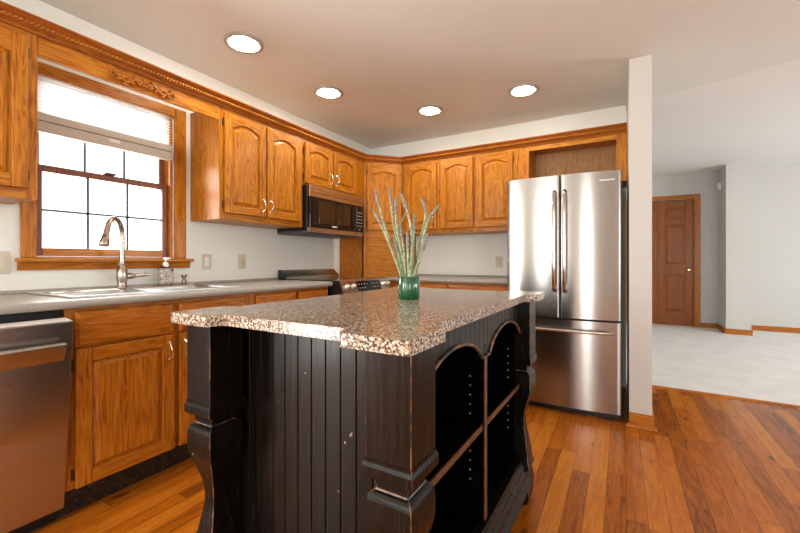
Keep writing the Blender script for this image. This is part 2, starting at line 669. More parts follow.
# kitchen ceiling and the lighter-coloured ceiling of the living room beyond it
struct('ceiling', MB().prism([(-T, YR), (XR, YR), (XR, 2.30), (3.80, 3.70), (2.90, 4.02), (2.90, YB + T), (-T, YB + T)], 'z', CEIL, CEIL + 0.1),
       ['ceiling_base'])
CF = 2.61            # the living room ceiling rises a little towards the far wall
q = [(2.90, 4.02, CEIL), (3.80, 3.70, CEIL), (XR, 2.30, CEIL), (XR, YF + T, CF), (4.44, YF + T, CF), (2.9, YF + T, CF), (2.0, YF + T, CF), (2.0, YB + T, CEIL), (2.90, YB + T, CEIL)]
q = q + [(x, y, z + 0.08) for x, y, z in q]
fs = [(0, 5, 4), (0, 4, 1), (1, 4, 3), (1, 3, 2), (0, 8, 5), (8, 7, 6), (8, 6, 5)]
struct('ceiling_living', MB().add(q, fs + [tuple(v + 9 for v in reversed(f)) for f in fs] + [(k, k + 9, (k + 1) % 9 + 9, (k + 1) % 9) for k in range(9)]), ['ceiling_pale'])

# left wall with the sink window opening and a patio door opening behind the camera
wl = MB()
WY0, WY1, WZ0, WZ1 = 0.822, 1.56, 1.10, 2.10
PY0, PY1, PZ1 = -1.96, -1.08, 2.06
wl.box(-T, 0, YR, PY0, FZ, CEIL)
wl.box(-T, 0, PY0, PY1, PZ1, CEIL)
wl.box(-T, 0, PY1, WY0, FZ, CEIL)
wl.box(-T, 0, WY0, WY1, FZ, WZ0)
wl.box(-T, 0, WY0, WY1, WZ1, CEIL)
wl.box(-T, 0, WY1, YB + T, FZ, CEIL)
struct('wall_left', wl, ['wall_paint'])
struct('wall_back', MB().box(0, 2.76, YB, YB + T, FZ, CEIL), ['wall_paint'])
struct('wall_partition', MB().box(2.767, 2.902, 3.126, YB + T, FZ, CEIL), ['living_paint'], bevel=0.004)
bb = MB()
bb.box(2.767, 2.914, 3.114, 3.126, FZ, FZ + 0.093)
bb.box(2.902, 2.914, 3.126, YB, FZ, FZ + 0.093)
bb.prism([(3.114, FZ), (3.095, FZ), (3.098, FZ + 0.014), (3.108, FZ + 0.021), (3.114, FZ + 0.021)], 'x', 2.752, 2.933)
struct('baseboard_partition', bb, ['dark_oak_x'], bevel=0.003)

# living room: far walls, jutting closet corner
FW = 8.284
fw = MB()
DX0, DX1, DZ = 2.87, 3.820, 2.153
fw.box(2.0, DX0, FW, FW + T, FZ, CF)
fw.box(DX0, DX1, FW, FW + T, DZ, CF)
fw.box(DX1, 4.20, FW, FW + T, FZ, CF)
fw.box(DX0, DX1, FW + 0.1, FW + T, FZ, DZ)
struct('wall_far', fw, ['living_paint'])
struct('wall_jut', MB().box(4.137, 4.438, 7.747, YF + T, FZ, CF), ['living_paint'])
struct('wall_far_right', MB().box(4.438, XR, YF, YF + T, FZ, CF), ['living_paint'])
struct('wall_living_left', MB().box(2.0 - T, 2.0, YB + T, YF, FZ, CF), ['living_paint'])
wr = MB()
for (a, b) in ((-2.8, -0.4), (1.2, 4.4), (6.0, YF)):
    wr.box(XR, XR + T, a, b, FZ, CF)
for (a, b) in ((-0.4, 1.2), (4.4, 6.0)):
    wr.box(XR, XR + T, a, b, FZ, 0.7)
    wr.box(XR, XR + T, a, b, 2.1, CF)
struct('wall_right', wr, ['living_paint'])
rw = MB()
rw.box(-T, 0.5, YR - T, YR, FZ, CEIL).box(1.8, 2.56, YR - T, YR, FZ, CEIL).box(0.5, 1.8, YR - T, YR, FZ, 1.0).box(0.5, 1.8, YR - T, YR, 2.1, CEIL)
rw.box(2.56, 2.82, YR - T, YR, 2.12, CEIL).box(2.56, 2.82, YR - T, YR, FZ, 0.15)
rw.box(2.82, 4.5, YR - T, YR, FZ, CEIL)
rw.box(6.7, XR, YR - T, YR, FZ, CEIL)
rw.box(4.5, 6.7, YR - T, YR, 2.2, CEIL).box(4.5, 6.7, YR - T, YR, FZ, 0.5)
struct('wall_rear', rw, ['wall_paint'])

bf = MB()
FB = FZ + 0.09
bf.box(DX1 + 0.079, 4.137, FW - 0.014, FW, FZ, FB)
bf.box(4.123, 4.137, 7.733, FW, FZ, FB)
bf.box(4.137, 4.452, 7.733, 7.747, FZ, FB)
bf.box(4.438, 4.452, 7.747, YF, FZ, FB)
bf.box(4.452, XR, YF - 0.014, YF, FZ, FB)
struct('baseboard_far', bf, ['dark_oak_x'], bevel=0.004)

# six panel door in the far wall
door = struct('door_1', loc=(DX0 + 0.02, FW + 0.055, FZ + 0.010))
DZ = DZ - FZ
W_ = DX1 - DX0 - 0.04
d = MB().box(0, W_, 0, 0.035, 0, DZ - 0.015)
part('slab', d, ['door_wood_z'], door)
fr = MB()
stiles = [0, 0.11, W_ / 2 - 0.05, W_ / 2 + 0.05, W_ - 0.11, W_]
rows = [(0.0, 0.24), (0.90, 1.06), (1.77, 1.87), (2.08, DZ - 0.015)]
fr.box(0, 0.11, -0.012, 0, 0, DZ - 0.015).box(W_ / 2 - 0.05, W_ / 2 + 0.05, -0.012, 0, 0, DZ - 0.015).box(W_ - 0.11, W_, -0.012, 0, 0, DZ - 0.015)
fx = MB()
for (a, b) in rows:
    fx.box(0.11, W_ / 2 - 0.05, -0.012, 0, a, b).box(W_ / 2 + 0.05, W_ - 0.11, -0.012, 0, a, b)
part('stile', fr, ['door_wood_z'], door, bevel=0.004)
part('rail', fx, ['door_wood_x'], door, bevel=0.004)
for (a, b) in ((0.24, 0.90), (1.06, 1.77), (1.87, 2.08)):
    for (u0, u1) in ((0.11, W_ / 2 - 0.05), (W_ / 2 + 0.05, W_ - 0.11)):
        pl = MB().loft([[(u0 + 0.012, -0.001, a + 0.012), (u1 - 0.012, -0.001, a + 0.012), (u1 - 0.012, -0.001, b - 0.012), (u0 + 0.012, -0.001, b - 0.012)],
                        [(u0 + 0.05, -0.009, a + 0.05), (u1 - 0.05, -0.009, a + 0.05), (u1 - 0.05, -0.009, b - 0.05), (u0 + 0.05, -0.009, b - 0.05)]])
        part('panel', pl, ['door_wood_z'], door)
kb = MB().lathe([(0.028, 0), (0.028, -0.006), (0.012, -0.01), (0.012, -0.035), (0.026, -0.045), (0.028, -0.06), (0.016, -0.07)], W_ - 0.065, -0.012, 0.975, 16, axis='y')
kn = part('door_knob', kb, ['brass'], door)
cs = MB()
for (a, b) in ((DX0 - 0.075, DX0), (DX1, DX1 + 0.075)):
    cs.box(a - DX0 - 0.02, b - DX0 - 0.02, -0.075, -0.055, -0.008, DZ + 0.075 - 0.008)
cs.box(-0.02, DX1 - DX0 - 0.02, -0.075, -0.055, DZ - 0.008, DZ + 0.075 - 0.008)
cs.box(-0.02, -0.002, -0.055, 0.04, -0.008, DZ - 0.008).box(W_ + 0.002, W_ + 0.02, -0.055, 0.04, -0.008, DZ - 0.008)
part('door_casing', cs, ['dark_oak_z'], door, bevel=0.004)

# ------------------------------------------------------------------ sink window
win = struct('window_1', loc=(0, 0, 0))
cs = MB()
CX1 = 0.022
cs.box(0, CX1, 0.768, 0.830, 1.10, 2.15)
cs.box(0, CX1, 1.566, 1.645, 1.10, 2.15)
part('casing', cs, ['oak_z'], win, bevel=0.006)
part('head_casing', MB().box(0, CX1, 0.830, 1.566, 2.085, 2.15), ['oak_y'], win, bevel=0.006)
st = MB().box(-0.03, 0.062, 0.748, 1.680, 1.078, 1.10)
part('window_stool', st, ['oak_y'], win, bevel=0.007)
part('apron', MB().prism([(0.0, 1.034), (0.018, 1.034), (0.024, 1.06), (0.03, 1.078), (0.0, 1.078)], 'y', 0.756, 1.672), ['dark_oak_y'], win)
jm = MB().box(-T, 0, WY0, WY0 + 0.010, 1.10, WZ1).box(-T, 0, WY1 - 0.018, WY1, 1.10, WZ1).box(-T, 0, WY0 + 0.010, WY1 - 0.018, WZ1 - 0.018, WZ1)
part('inner_sill', MB().box(-T, -0.031, WY0 + 0.019, WY1 - 0.019, 1.085, 1.109), ['dark_oak_y'], win)
part('jamb', jm, ['dark_oak_z'], win, bevel=0.002)


def sash(xc, z0, z1, name, stile, rb, rt):
    s = MB()
    a, b = WY0 + 0.010, WY1 - 0.018
    s.box(xc - 0.016, xc + 0.016, a, a + stile, z0, z1).box(xc - 0.016, xc + 0.016, b - stile, b, z0, z1)
    part('bottom_rail', MB().box(xc - 0.016, xc + 0.018, a + stile, b - stile, z0, z0 + rb), ['oak_y'], win, bevel=0.003)
    s.box(xc - 0.016, xc + 0.016, a + stile, b - stile, z1 - rt, z1)
    o = part(name, s, ['sash_wood_z'], win, bevel=0.003)
    ya, yb, za, zb = a + stile, b - stile, z0 + rb, z1 - rt
    part('glass_pane', MB().box(xc - 0.002, xc + 0.002, ya, yb, za, zb), ['window_glass'], o)
    mu = MB()
    for k in (1, 2):
        yy = ya + (yb - ya) * k / 3
        mu.box(xc - 0.006, xc + 0.006, yy - 0.006, yy + 0.006, za, zb)
    mu.box(xc - 0.006, xc + 0.006, ya, yb, (za + zb) / 2 - 0.006, (za + zb) / 2 + 0.006)
    part('muntin', mu, ['dark_grey'], o)


sash(-0.045, 1.11, 1.612, 'lower_sash', 0.036, 0.045, 0.038)
sash(-0.085, 1.575, 2.08, 'upper_sash', 0.036, 0.035, 0.04)
part('sash_lock', MB().box(-0.04, 0.0, 1.155, 1.215, 1.612, 1.624), ['sash_wood_z'], win, bevel=0.004)

# blind
bl = thing('window_blind', 'white pleated blind pulled halfway up over the sink window', 'blind', (0.002, 0.834, 1.78))
bm = MB()
np_, pz0, pz1 = 10, 0.105, 0.30
prof = []
for k in range(np_ * 2 + 1):
    prof.append((-0.012 + (0.011 if k % 2 else -0.004), pz0 + (pz1 - pz0) * k / (np_ * 2)))
L_ = 0.726
vs = [(x, 0.0, z) for x, z in prof] + [(x, L_, z) for x, z in prof]
n_ = len(prof)
bm.add(vs, [(i, i + 1, n_ + i + 1, n_ + i) for i in range(n_ - 1)])
part('pleated_fabric', bm, ['blind_fabric'], bl)
part('head_rail', MB().box(-0.030, 0.005, 0, L_, pz1, pz1 + 0.02), ['white_plastic'], bl, bevel=0.003)
r_ = MB().box(-0.028, 0.004, 0, L_, 0.062, pz0).box(-0.026, 0.010, 0, L_, 0.0, 0.056).box(-0.02, -0.01, 0, L_, 0.05, 0.07)
part('bottom_rail', r_, ['blind_rail'], bl, bevel=0.004)
part('pull_tab', MB().box(0.010, 0.016, L_ / 2 - 0.03, L_ / 2 + 0.03, 0.03, 0.05), ['white_plastic'], bl, bevel=0.002)

# outdoors: ground and a distant shrub seen low through the glass
struct('ground', MB().box(-30, -T - 0.3, -15, 30, -0.6, -0.5), ['ground_snow'])
bush = thing('garden_shrub', 'pale green shrub outside the sink window', 'shrub', (-6.0, 4.55, -0.5))
lf = MB()
for k in range(420):
    a, b = random.random() * 2 * pi, random.random()
    rr = 0.75 * math.sqrt(random.random())
    c = Vector((rr * cos(a), rr * sin(a), 0.25 + 1.55 * b * (1 - 0.45 * (rr / 0.75) ** 2)))
    u = Vector((random.gauss(0, 1), random.gauss(0, 1), random.gauss(0, 1))).normalized() * 0.07
    w = u.cross(Vector((random.gauss(0, 1), random.gauss(0, 1), random.gauss(0, 1)))).normalized() * 0.035
    lf.add([c - u, c + w, c + u, c - w], [(0, 1, 2, 3)])
part('foliage', lf, ['bush_leaf'], bush)
sm = MB()
for k in range(6):
    a = k * 1.05
    sm.tube([(0.05 * cos(a), 0.05 * sin(a), 0), (0.2 * cos(a), 0.2 * sin(a), 0.6), (0.45 * cos(a), 0.45 * sin(a), 1.3)], [0.03, 0.02, 0.008], 6)
part('stem', sm, ['bronze'], bush)

# ------------------------------------------------------------------ cabinetry helpers


def pull_handle(parent, u, v, vertical=True, length=0.088, y0=-0.022, flip=1):
    """curved nickel pull: local X along the cabinet, -Y out of it, Z up"""
    n = 12
    pts, rs = [], []
    for i in range(n + 1):
        t = i / n
        a = (t - 0.5) * length
        out = 0.030 * sin(pi * t) ** 0.75
        side = 0.005 * sin(2 * pi * t) * flip
        if vertical:
            pts.append((u + side, y0 - out, v + a))
        else:
            pts.append((u + a, y0 - out, v + side))
        rs.append(0.0034 + 0.0040 * abs(2 * t - 1) ** 3)
    m = MB().tube(pts, rs, 10)
    for s in (-0.5, 0.5):
        c = (u, v + s * length) if vertical else (u + s * length, v)
        m.lathe([(0.0085, 0.0), (0.009, -0.003), (0.005, -0.006)], c[0], y0 + 0.001, c[1], 12, axis='y')
    return part('handle', m, ['chrome'], parent)


def hinge(parent, u, v, y0=0.0):
    m = MB().lathe([(0.0045, -0.022), (0.0045, 0.022)], u, y0 - 0.008, v, 8)
    m.lathe([(0.003, 0.022), (0.0035, 0.026)], u, y0 - 0.008, v, 8)
    m.box(u - 0.006, u + 0.006, y0 - 0.004, y0 + 0.0, v - 0.024, v + 0.024)
    return part('hinge', m, ['hinge_metal'], parent)


def arch_fn(w, h):
    def f(t):   # t 0..1 across the opening
        d_ = min(1.0, abs(t - 0.5) / 0.44)
        return h * (1 - d_ ** 2.1)
    return f


def panel_door(parent, u0, u1, v0, v1, arch=0.034, st=0.058, y0=-0.005, th=0.020, mats=('oak_z', 'oak_x'), handle=None, hinge_side=None, hv=None):
    """raised panel door with stiles, rails, an (arched) raised panel"""
    o_mb = MB()
    yb, yf = y0, y0 - th
    a, b = u0 + st, u1 - st
    zb, zt = v0 + st, v1 - st - arch
    fn = arch_fn(b - a, arch)
    lip = 0.006
    o_mb.box(u0, a, yf, yb, v0, v1, 0).box(b, u1, yf, yb, v0, v1, 0)
    o_mb.box(a, b, yf + 0.0005, yb, v0, zb, 1)
    N = 22
    ts = [i / N for i in range(N + 1)]
    low = [(a + (b - a) * t, zt + fn(t)) for t in ts]
    # top rail with the arched lower edge
    vs, fs = [], []
    for (x, z) in low:
        vs += [(x, yf + 0.0005, z), (x, yf + 0.0005, v1), (x, yb, z), (x, yb, v1)]
    for i in range(N):
        k = 4 * i
        fs += [(k, k + 4, k + 5, k + 1), (k + 2, k + 3, k + 7, k + 6), (k, k + 2, k + 6, k + 4), (k + 1, k + 5, k + 7, k + 3)]
    o_mb.add(vs, fs, 1)
    dr = part('door', o_mb, list(mats), parent, bevel=0.0045)
    # raised panel

    def outline(inset, y):
        pts = []
        aa, bb_ = a + inset, b - inset
        pts += [(aa, y, zb + inset), (bb_, y, zb + inset)]
        for t in reversed(ts):
            pts.append((aa + (bb_ - aa) * t, y, zt + fn(t)- inset))
        return pts
    p = MB().loft([outline(-0.004, yf + 0.013), outline(0.004, yf + 0.015), outline(0.025, yf + 0.005), outline(0.027, yf + 0.002)], cap0=False)
    part('raised_panel', p, [mats[0]], dr)
    if handle:
        hu = u1 - 0.028 if handle[0] == 'r' else u0 + 0.028
        vv = hv if hv is not None else (v0 + 0.085 if 'b' in handle else v1 - 0.085)
        pull_handle(dr, hu, vv, True, y0=yf, flip=1 if handle[0] == 'r' else -1)
    if hinge_side:
        hu = u0 - 0.004 if hinge_side == 'l' else u1 + 0.004
        for vv in (v0 + 0.06, v1 - 0.07):
            hinge(dr, hu, vv, 0.0)
    return dr


def drawer_front(parent, u0, u1, v0, v1, y0=-0.005, th=0.020, name='drawer', handle=False, mats=('oak_x',)):
    e = 0.014
    yf = y0 - th
    m = MB().loft([[(u0, y0, v0), (u1, y0, v0), (u1, y0, v1), (u0, y0, v1)],
                   [(u0, yf + 0.009, v0), (u1, yf + 0.009, v0), (u1, yf + 0.009, v1), (u0, yf + 0.009, v1)],
                   [(u0 + e, yf, v0 + e), (u1 - e, yf, v0 + e), (u1 - e, yf, v1 - e), (u0 + e, yf, v1 - e)]])
    dr = part(name, m, list(mats), parent)
    if handle:
        pull_handle(dr, (u0 + u1) / 2, (v0 + v1) / 2, False, y0=yf)
    return dr


def face_frame(parent, stiles, rails, z0, z1, mats=('oak_z', 'oak_x'), th=0.02):
    m = MB()
    for (a, b) in stiles:
        m.box(a, b, 0.0, th, z0, z1, 0)
    for (a, b, c, d_) in rails:
        m.box(a, b, 0.0005, th, c, d_, 1)
    return part('face_frame', m, list(mats), parent, bevel=0.0015)


UD = 0.325          # upper cabinet depth
U0, U1 = 1.372, 2.155   # upper cabinet bottom / top
R90 = radians(90)

# left upper cabinet (left of the window, cut by the frame)
c1 = thing('upper_cabinet', 'oak wall cabinet left of the sink window, cut by the photo edge', 'cabinet', (0.33, -0.20, U0), R90)
w = 0.937
H_ = U1 - U0
part('body', MB().box(0, w, 0.02, 0.327, 0, H_), ['oak_z'], c1, bevel=0.001)
face_frame(c1, [(0, 0.045), (w - 0.04, w)], [(0.045, w - 0.04, 0, 0.045), (0.045, w - 0.04, H_ - 0.045, H_)], 0, H_)
panel_door(c1, 0.03, 0.455, 0.045, H_ - 0.04, handle='rb', hinge_side='l')
panel_door(c1, 0.470, 0.898, 0.045, H_ - 0.04, handle='lb', hinge_side='r')

# double cabinet between window and microwave
c2 = thing('upper_cabinet', 'oak two door wall cabinet between the sink window and the microwave', 'cabinet', (0.33, 1.686, U0), R90)
w = 0.799
part('body', MB().box(0, w, 0.02, 0.327, 0.0, H_), ['oak_z'], c2, bevel=0.001)
face_frame(c2, [(0, 0.052), (w - 0.034, w), (0.380, 0.408)], [(0.052, 0.380, 0, 0.045), (0.408, w - 0.034, 0, 0.045), (0.052, 0.380, H_ - 0.045, H_), (0.408, w - 0.034, H_ - 0.045, H_)], 0, H_)
panel_door(c2, 0.032, 0.386, 0.045, H_ - 0.04, handle='rb', hinge_side='l')
panel_door(c2, 0.402, 0.756, 0.045, H_ - 0.04, handle='lb', hinge_side='r')

# short cabinet above the microwave
z3 = 1.748
c3 = thing('upper_cabinet', 'short oak two door cabinet directly above the microwave', 'cabinet', (0.33, 2.487, z3), R90)
w, h3 = 0.911, U1 - z3
part('body', MB().box(0, w, 0.02, 0.327, 0, h3), ['oak_z'], c3, bevel=0.001)
face_frame(c3, [(0, 0.04), (0.765, w), (0.385, 0.41)], [(0.04, 0.385, 0, 0.03), (0.41, 0.765, 0, 0.03), (0.04, 0.385, h3 - 0.045, h3), (0.41, 0.765, h3 - 0.045, h3)], 0, h3)
panel_door(c3, 0.012, 0.376, 0.012, h3 - 0.04, arch=0.028, st=0.055, handle='rb', hinge_side='l', hv=0.10)
panel_door(c3, 0.402, 0.762, 0.012, h3 - 0.04, arch=0.028, st=0.055, handle='lb', hinge_side='r', hv=0.10)

# diagonal corner wall cabinet
CA, CB = 0.33, 0.632
c4 = thing('corner_cabinet', 'oak diagonal wall cabinet in the back corner with one arched door', 'cabinet', (CA, 3.402, U0), radians(45))
dl = math.hypot(CB - CA, 3.704 - 3.402)


def loc45(x, y):
    dx, dy = x - CA, y - 3.402
    return ((dx + dy) / math.sqrt(2), (-dx + dy) / math.sqrt(2))


foot = [loc45(*p) for p in ((CA, 3.402), (CB, 3.704), (CB, YB - 0.003), (0.003, YB - 0.003), (0.003, 3.402))]
bodyp = [(foot[0][0], foot[0][1] + 0.02), (foot[1][0], foot[1][1] + 0.02)] + foot[2:]
bodyp[0] = loc45(CA - 0.028, 3.402)
bodyp[1] = loc45(CB, 3.704 + 0.028)
part('body', MB().prism(bodyp, 'z', 0, H_), ['oak_z'], c4)
face_frame(c4, [(0.0, 0.05), (dl - 0.05, dl)], [(0.05, dl - 0.05, 0, 0.045), (0.05, dl - 0.05, H_ - 0.05, H_)], 0, H_)
panel_door(c4, 0.035, dl - 0.02, 0.045, H_ - 0.045, handle='rb', hinge_side='l', st=0.06)

# back wall uppers
c5 = thing('upper_cabinet', 'narrow oak single door cabinet on the back wall next to the corner', 'cabinet', (0.636, 3.704, U0), 0)
w = 0.440
part('body', MB().box(0, w, 0.02, 0.327, 0, H_), ['oak_z'], c5, bevel=0.001)
face_frame(c5, [(0, 0.048), (w - 0.03, w)], [(0.048, w - 0.03, 0, 0.045), (0.048, w - 0.03, H_ - 0.045, H_)], 0, H_)
panel_door(c5, 0.042, 0.414, 0.045, H_ - 0.04, handle='rb', hinge_side='l')
c6 = thing('upper_cabinet', 'oak two door wall cabinet on the back wall beside the refrigerator', 'cabinet', (1.078, 3.704, U0), 0)
w = 0.800
part('body', MB().box(0, w, 0.02, 0.327, 0, H_), ['oak_z'], c6, bevel=0.001)
face_frame(c6, [(0, 0.03), (w - 0.045, w), (0.365, 0.405)], [(0.03, 0.365, 0, 0.045), (0.405, w - 0.045, 0, 0.045), (0.03, 0.365, H_ - 0.045, H_), (0.405, w - 0.045, H_ - 0.045, H_)], 0, H_)
panel_door(c6, 0.018, 0.368, 0.045, H_ - 0.04, handle='rb', hinge_side='l')
panel_door(c6, 0.404, 0.756, 0.045, H_ - 0.04, handle='lb', hinge_side='r')

# open cabinet above the refrigerator
z7 = 1.745
c7 = thing('open_cabinet', 'open oak cabinet without doors above the refrigerator', 'cabinet', (1.880, 3.704, z7), 0)
w, h7 = 0.884, U1 - z7
part('body', MB().box(0.02, w, 0.02, 0.327, 0, 0.018).box(0.02, w, 0.02, 0.327, h7 - 0.018, h7).box(0.0, 0.10, 0.02, 0.31, 0.018, h7 - 0.018).box(0.805, w, 0.02, 0.31, 0.018, h7 - 0.018), ['oak_z'], c7)
part('back_panel', MB().box(0.0, w, 0.31, 0.327, 0.018, h7 - 0.018), ['pale_oak_z'], c7)
face_frame(c7, [(0, 0.10), (0.806, w)], [(0.10, 0.806, h7 - 0.055, h7), (0.10, 0.806, 0, 0.02)], 0, h7)

# valance over the window with a carved onlay
va = thing('window_valance', 'oak valance board bridging the cabinets above the sink window', 'valance', (0.33, 0.739, 2.05), R90)
part('board', MB().box(0, 0.947, 0.0, 0.02, 0, 0.105), ['oak_x'], va, bevel=0.002)
on = MB()
cx_, cz_ = 0.468, 0.048
for s in (-1, 1):
    pts = []
    for i in range(19):
        t = i / 18
        pts.append((cx_ + s * (0.02 + 0.135 * t), -0.009, cz_ - 0.004 + 0.014 * sin(2.6 * pi * t) - 0.010 * t))
    on.tube(pts, [0.013 * (1 - 0.6 * i / 18) for i in range(19)], 8)
    for k in range(8):
        t = (k + 0.7) / 8.2
        x = cx_ + s * (0.02 + 0.14 * t)
        z = cz_ - 0.004 + 0.014 * sin(2.6 * pi * t) - 0.010 * t + (0.014 if k % 2 else -0.014)
        rot = Matrix.Rotation(s * (0.7 if k % 2 else -0.7), 3, 'Y')
        on.ellipsoid((x, -0.007, z), 0.020 * (1 - 0.3 * t), 0.013, 0.010, rot, 8, 4)
    hook = [(cx_ + s * (0.150 + 0.022 * sin(a)), -0.008, cz_ - 0.005 + 0.022 * cos(a)) for a in [i * 0.45 for i in range(9)]]
    on.tube(hook, [0.007 * (1 - i / 12) for i in range(9)], 7)
for k in range(7):
    a = k * 2 * pi / 6
    r = 0.0 if k == 6 else 0.016
    on.ellipsoid((cx_ + r * cos(a), -0.010, cz_ + 0.002 + r * sin(a)), 0.010, 0.010, 0.010, None, 8, 5)
part('carved_onlay', on, ['dark_oak_x'], va)

# crown moulding running along all the wall cabinets
cr = thing('crown_molding', 'oak crown molding with a rope bead running along the wall cabinet tops', 'molding', (0, 0, 2.145))
path = [(0.330, -0.20), (0.330, 3.402), (0.632, 3.704), (2.763, 3.704)]


def offset_path(d):
    # outward = to the right of the walking direction
    out = []
    for i, p in enumerate(path):
        ns = []
        for (q, r) in ((i - 1, i), (i, i + 1)):
            if q >= 0 and r < len(path):
                dx, dy = path[r][0] - path[q][0], path[r][1] - path[q][1]
                l_ = math.hypot(dx, dy)
                ns.append((dy / l_, -dx / l_))
        if len(ns) == 1:
            n = ns[0]
            k = 1
        else:
            n = (ns[0][0] + ns[1][0], ns[0][1] + ns[1][1])
            l_ = math.hypot(*n)
            n = (n[0] / l_, n[1] / l_)
            k = 1 / (n[0] * ns[0][0] + n[1] * ns[0][1])
        out.append((p[0] + n[0] * d * k, p[1] + n[1] * d * k))
    return out


prof = [(0.001, 0.0), (0.010, 0.0), (0.013, 0.006), (0.016, 0.012), (0.030, 0.022), (0.030, 0.040), (0.036, 0.046), (0.046, 0.056), (0.052, 0.060), (0.052, 0.068), (0.001, 0.068), (0.001, 0.0)]
cols = [offset_path(d_) for d_, _ in prof]
loops = []
for j in range(len(path)):
    loops.append([(cols[i][j][0], cols[i][j][1], prof[i][1]) for i in range(len(prof) - 1)])
part('cove', MB().loft(loops), ['crown_oak_y'], cr)
rope = MB()
rp = offset_path(0.033)
for j in range(len(rp) - 1):
    a, b = Vector((*rp[j], 0.031)), Vector((*rp[j + 1], 0.031))
    dv = (b - a)
    L = dv.length
    dv.normalize()
    ang = math.atan2(dv.y, dv.x)
    n = int(L / 0.019)
    rot = Matrix.Rotation(ang, 3, 'Z') @ Matrix.Rotation(radians(-38), 3, 'Y')
    for k in range(n):
        c = a + dv * ((k + 0.5) * L / n)
        rope.ellipsoid(c, 0.0135, 0.008, 0.0060, rot, 6, 4)
part('rope_bead', rope, ['oak_y'], cr)

# ------------------------------------------------------------------ base cabinets
BF = 0.612
b1 = thing('base_cabinet', 'oak sink base cabinet with false drawer fronts beside the dishwasher', 'cabinet', (BF, 0.738, 0.0), R90)
w = 0.962
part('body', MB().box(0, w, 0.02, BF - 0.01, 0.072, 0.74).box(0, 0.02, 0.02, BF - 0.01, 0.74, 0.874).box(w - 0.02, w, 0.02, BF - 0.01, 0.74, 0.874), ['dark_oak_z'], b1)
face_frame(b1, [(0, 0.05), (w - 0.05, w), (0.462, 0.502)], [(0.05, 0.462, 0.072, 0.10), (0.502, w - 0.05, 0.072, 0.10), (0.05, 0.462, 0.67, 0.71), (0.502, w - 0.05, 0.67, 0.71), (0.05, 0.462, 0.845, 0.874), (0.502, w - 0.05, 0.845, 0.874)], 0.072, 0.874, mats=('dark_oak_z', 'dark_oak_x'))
for (a, b, hs, hg) in ((0.034, 0.470, 'rt', 'l'), (0.497, 0.930, 'lt', 'r')):
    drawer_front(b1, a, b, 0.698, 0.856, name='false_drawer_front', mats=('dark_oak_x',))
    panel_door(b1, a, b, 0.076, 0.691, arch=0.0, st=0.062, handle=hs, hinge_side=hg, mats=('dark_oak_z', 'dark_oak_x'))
part('toe_kick', MB().box(0, w, 0.058, 0.075, FZ, 0.0715), ['toe_black'], b1)

b2 = thing('base_cabinet', 'oak base cabinet with two drawers between the sink and the range', 'cabinet', (BF, 1.702, 0.0), R90)
w = 0.786
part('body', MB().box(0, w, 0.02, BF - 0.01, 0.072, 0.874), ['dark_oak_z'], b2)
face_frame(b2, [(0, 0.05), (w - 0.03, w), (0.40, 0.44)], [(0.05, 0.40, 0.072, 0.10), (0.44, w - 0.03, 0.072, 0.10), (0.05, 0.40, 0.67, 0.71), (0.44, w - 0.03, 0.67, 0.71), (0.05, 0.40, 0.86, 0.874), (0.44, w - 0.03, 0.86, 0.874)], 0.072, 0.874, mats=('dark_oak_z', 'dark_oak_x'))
for (a, b, hs, hg) in ((0.045, 0.408, 'rt', 'l'), (0.432, 0.765, 'lt', 'r')):
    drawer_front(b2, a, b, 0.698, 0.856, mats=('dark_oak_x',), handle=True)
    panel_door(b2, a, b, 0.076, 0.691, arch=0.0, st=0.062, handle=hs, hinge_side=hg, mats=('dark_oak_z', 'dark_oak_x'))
part('toe_kick', MB().box(0, w, 0.058, 0.075, FZ, 0.0715), ['toe_black'], b2)

b3 = thing('base_cabinet', 'oak base cabinet along the back wall left of the refrigerator', 'cabinet', (0.64, 3.42, 0.0), 0)
w = 1.272
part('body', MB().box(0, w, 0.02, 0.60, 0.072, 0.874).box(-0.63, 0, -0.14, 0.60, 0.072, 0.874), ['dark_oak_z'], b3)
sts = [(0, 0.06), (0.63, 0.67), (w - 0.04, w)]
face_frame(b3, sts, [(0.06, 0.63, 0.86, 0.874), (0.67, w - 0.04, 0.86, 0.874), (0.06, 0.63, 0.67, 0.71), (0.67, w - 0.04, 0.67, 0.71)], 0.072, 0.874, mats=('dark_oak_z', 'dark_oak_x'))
for (a, b, hs, hg) in ((0.05, 0.64, 'rt', 'l'), (0.66, 1.25, 'lt', 'r')):
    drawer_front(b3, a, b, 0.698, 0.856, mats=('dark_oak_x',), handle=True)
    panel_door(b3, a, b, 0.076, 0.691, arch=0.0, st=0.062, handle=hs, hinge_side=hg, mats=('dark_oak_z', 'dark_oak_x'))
part('toe_kick', MB().box(0, w, 0.058, 0.075, FZ, 0.0715), ['toe_black'], b3)

# ------------------------------------------------------------------ counters
CT, CBT = 0.914, 0.876
SX0, SX1, SY0, SY1 = 0.10, 0.565, 0.80, 1.63      # sink cut-out
ct = thing('countertop', 'speckled grey laminate countertop holding the sink below the window', 'countertop', (0, -0.25, CBT))
m = MB()
y0_, y1_ = 0.0, 2.742
hgt = CT - CBT
nose = [(0.60, 0.0), (0.648, 0.0), (0.656, 0.006), (0.660, 0.016), (0.658, 0.027), (0.650, 0.035), (0.638, hgt), (0.60, hgt)]
m.prism(nose, 'y', y0_, y1_)
a, b = SY0 + 0.25, SY1 + 0.25
m.box(0.003, 0.60, y0_, a, 0, hgt).box(0.003, 0.60, b, y1_, 0, hgt).box(0.003, SX0, a, b, 0, hgt).box(SX1, 0.60, a, b, 0, hgt)
part('slab', m, ['laminate'], ct)
part('backsplash_lip', MB().box(0.002, 0.014, y0_, y1_, hgt, hgt + 0.018), ['laminate'], ct, bevel=0.004)

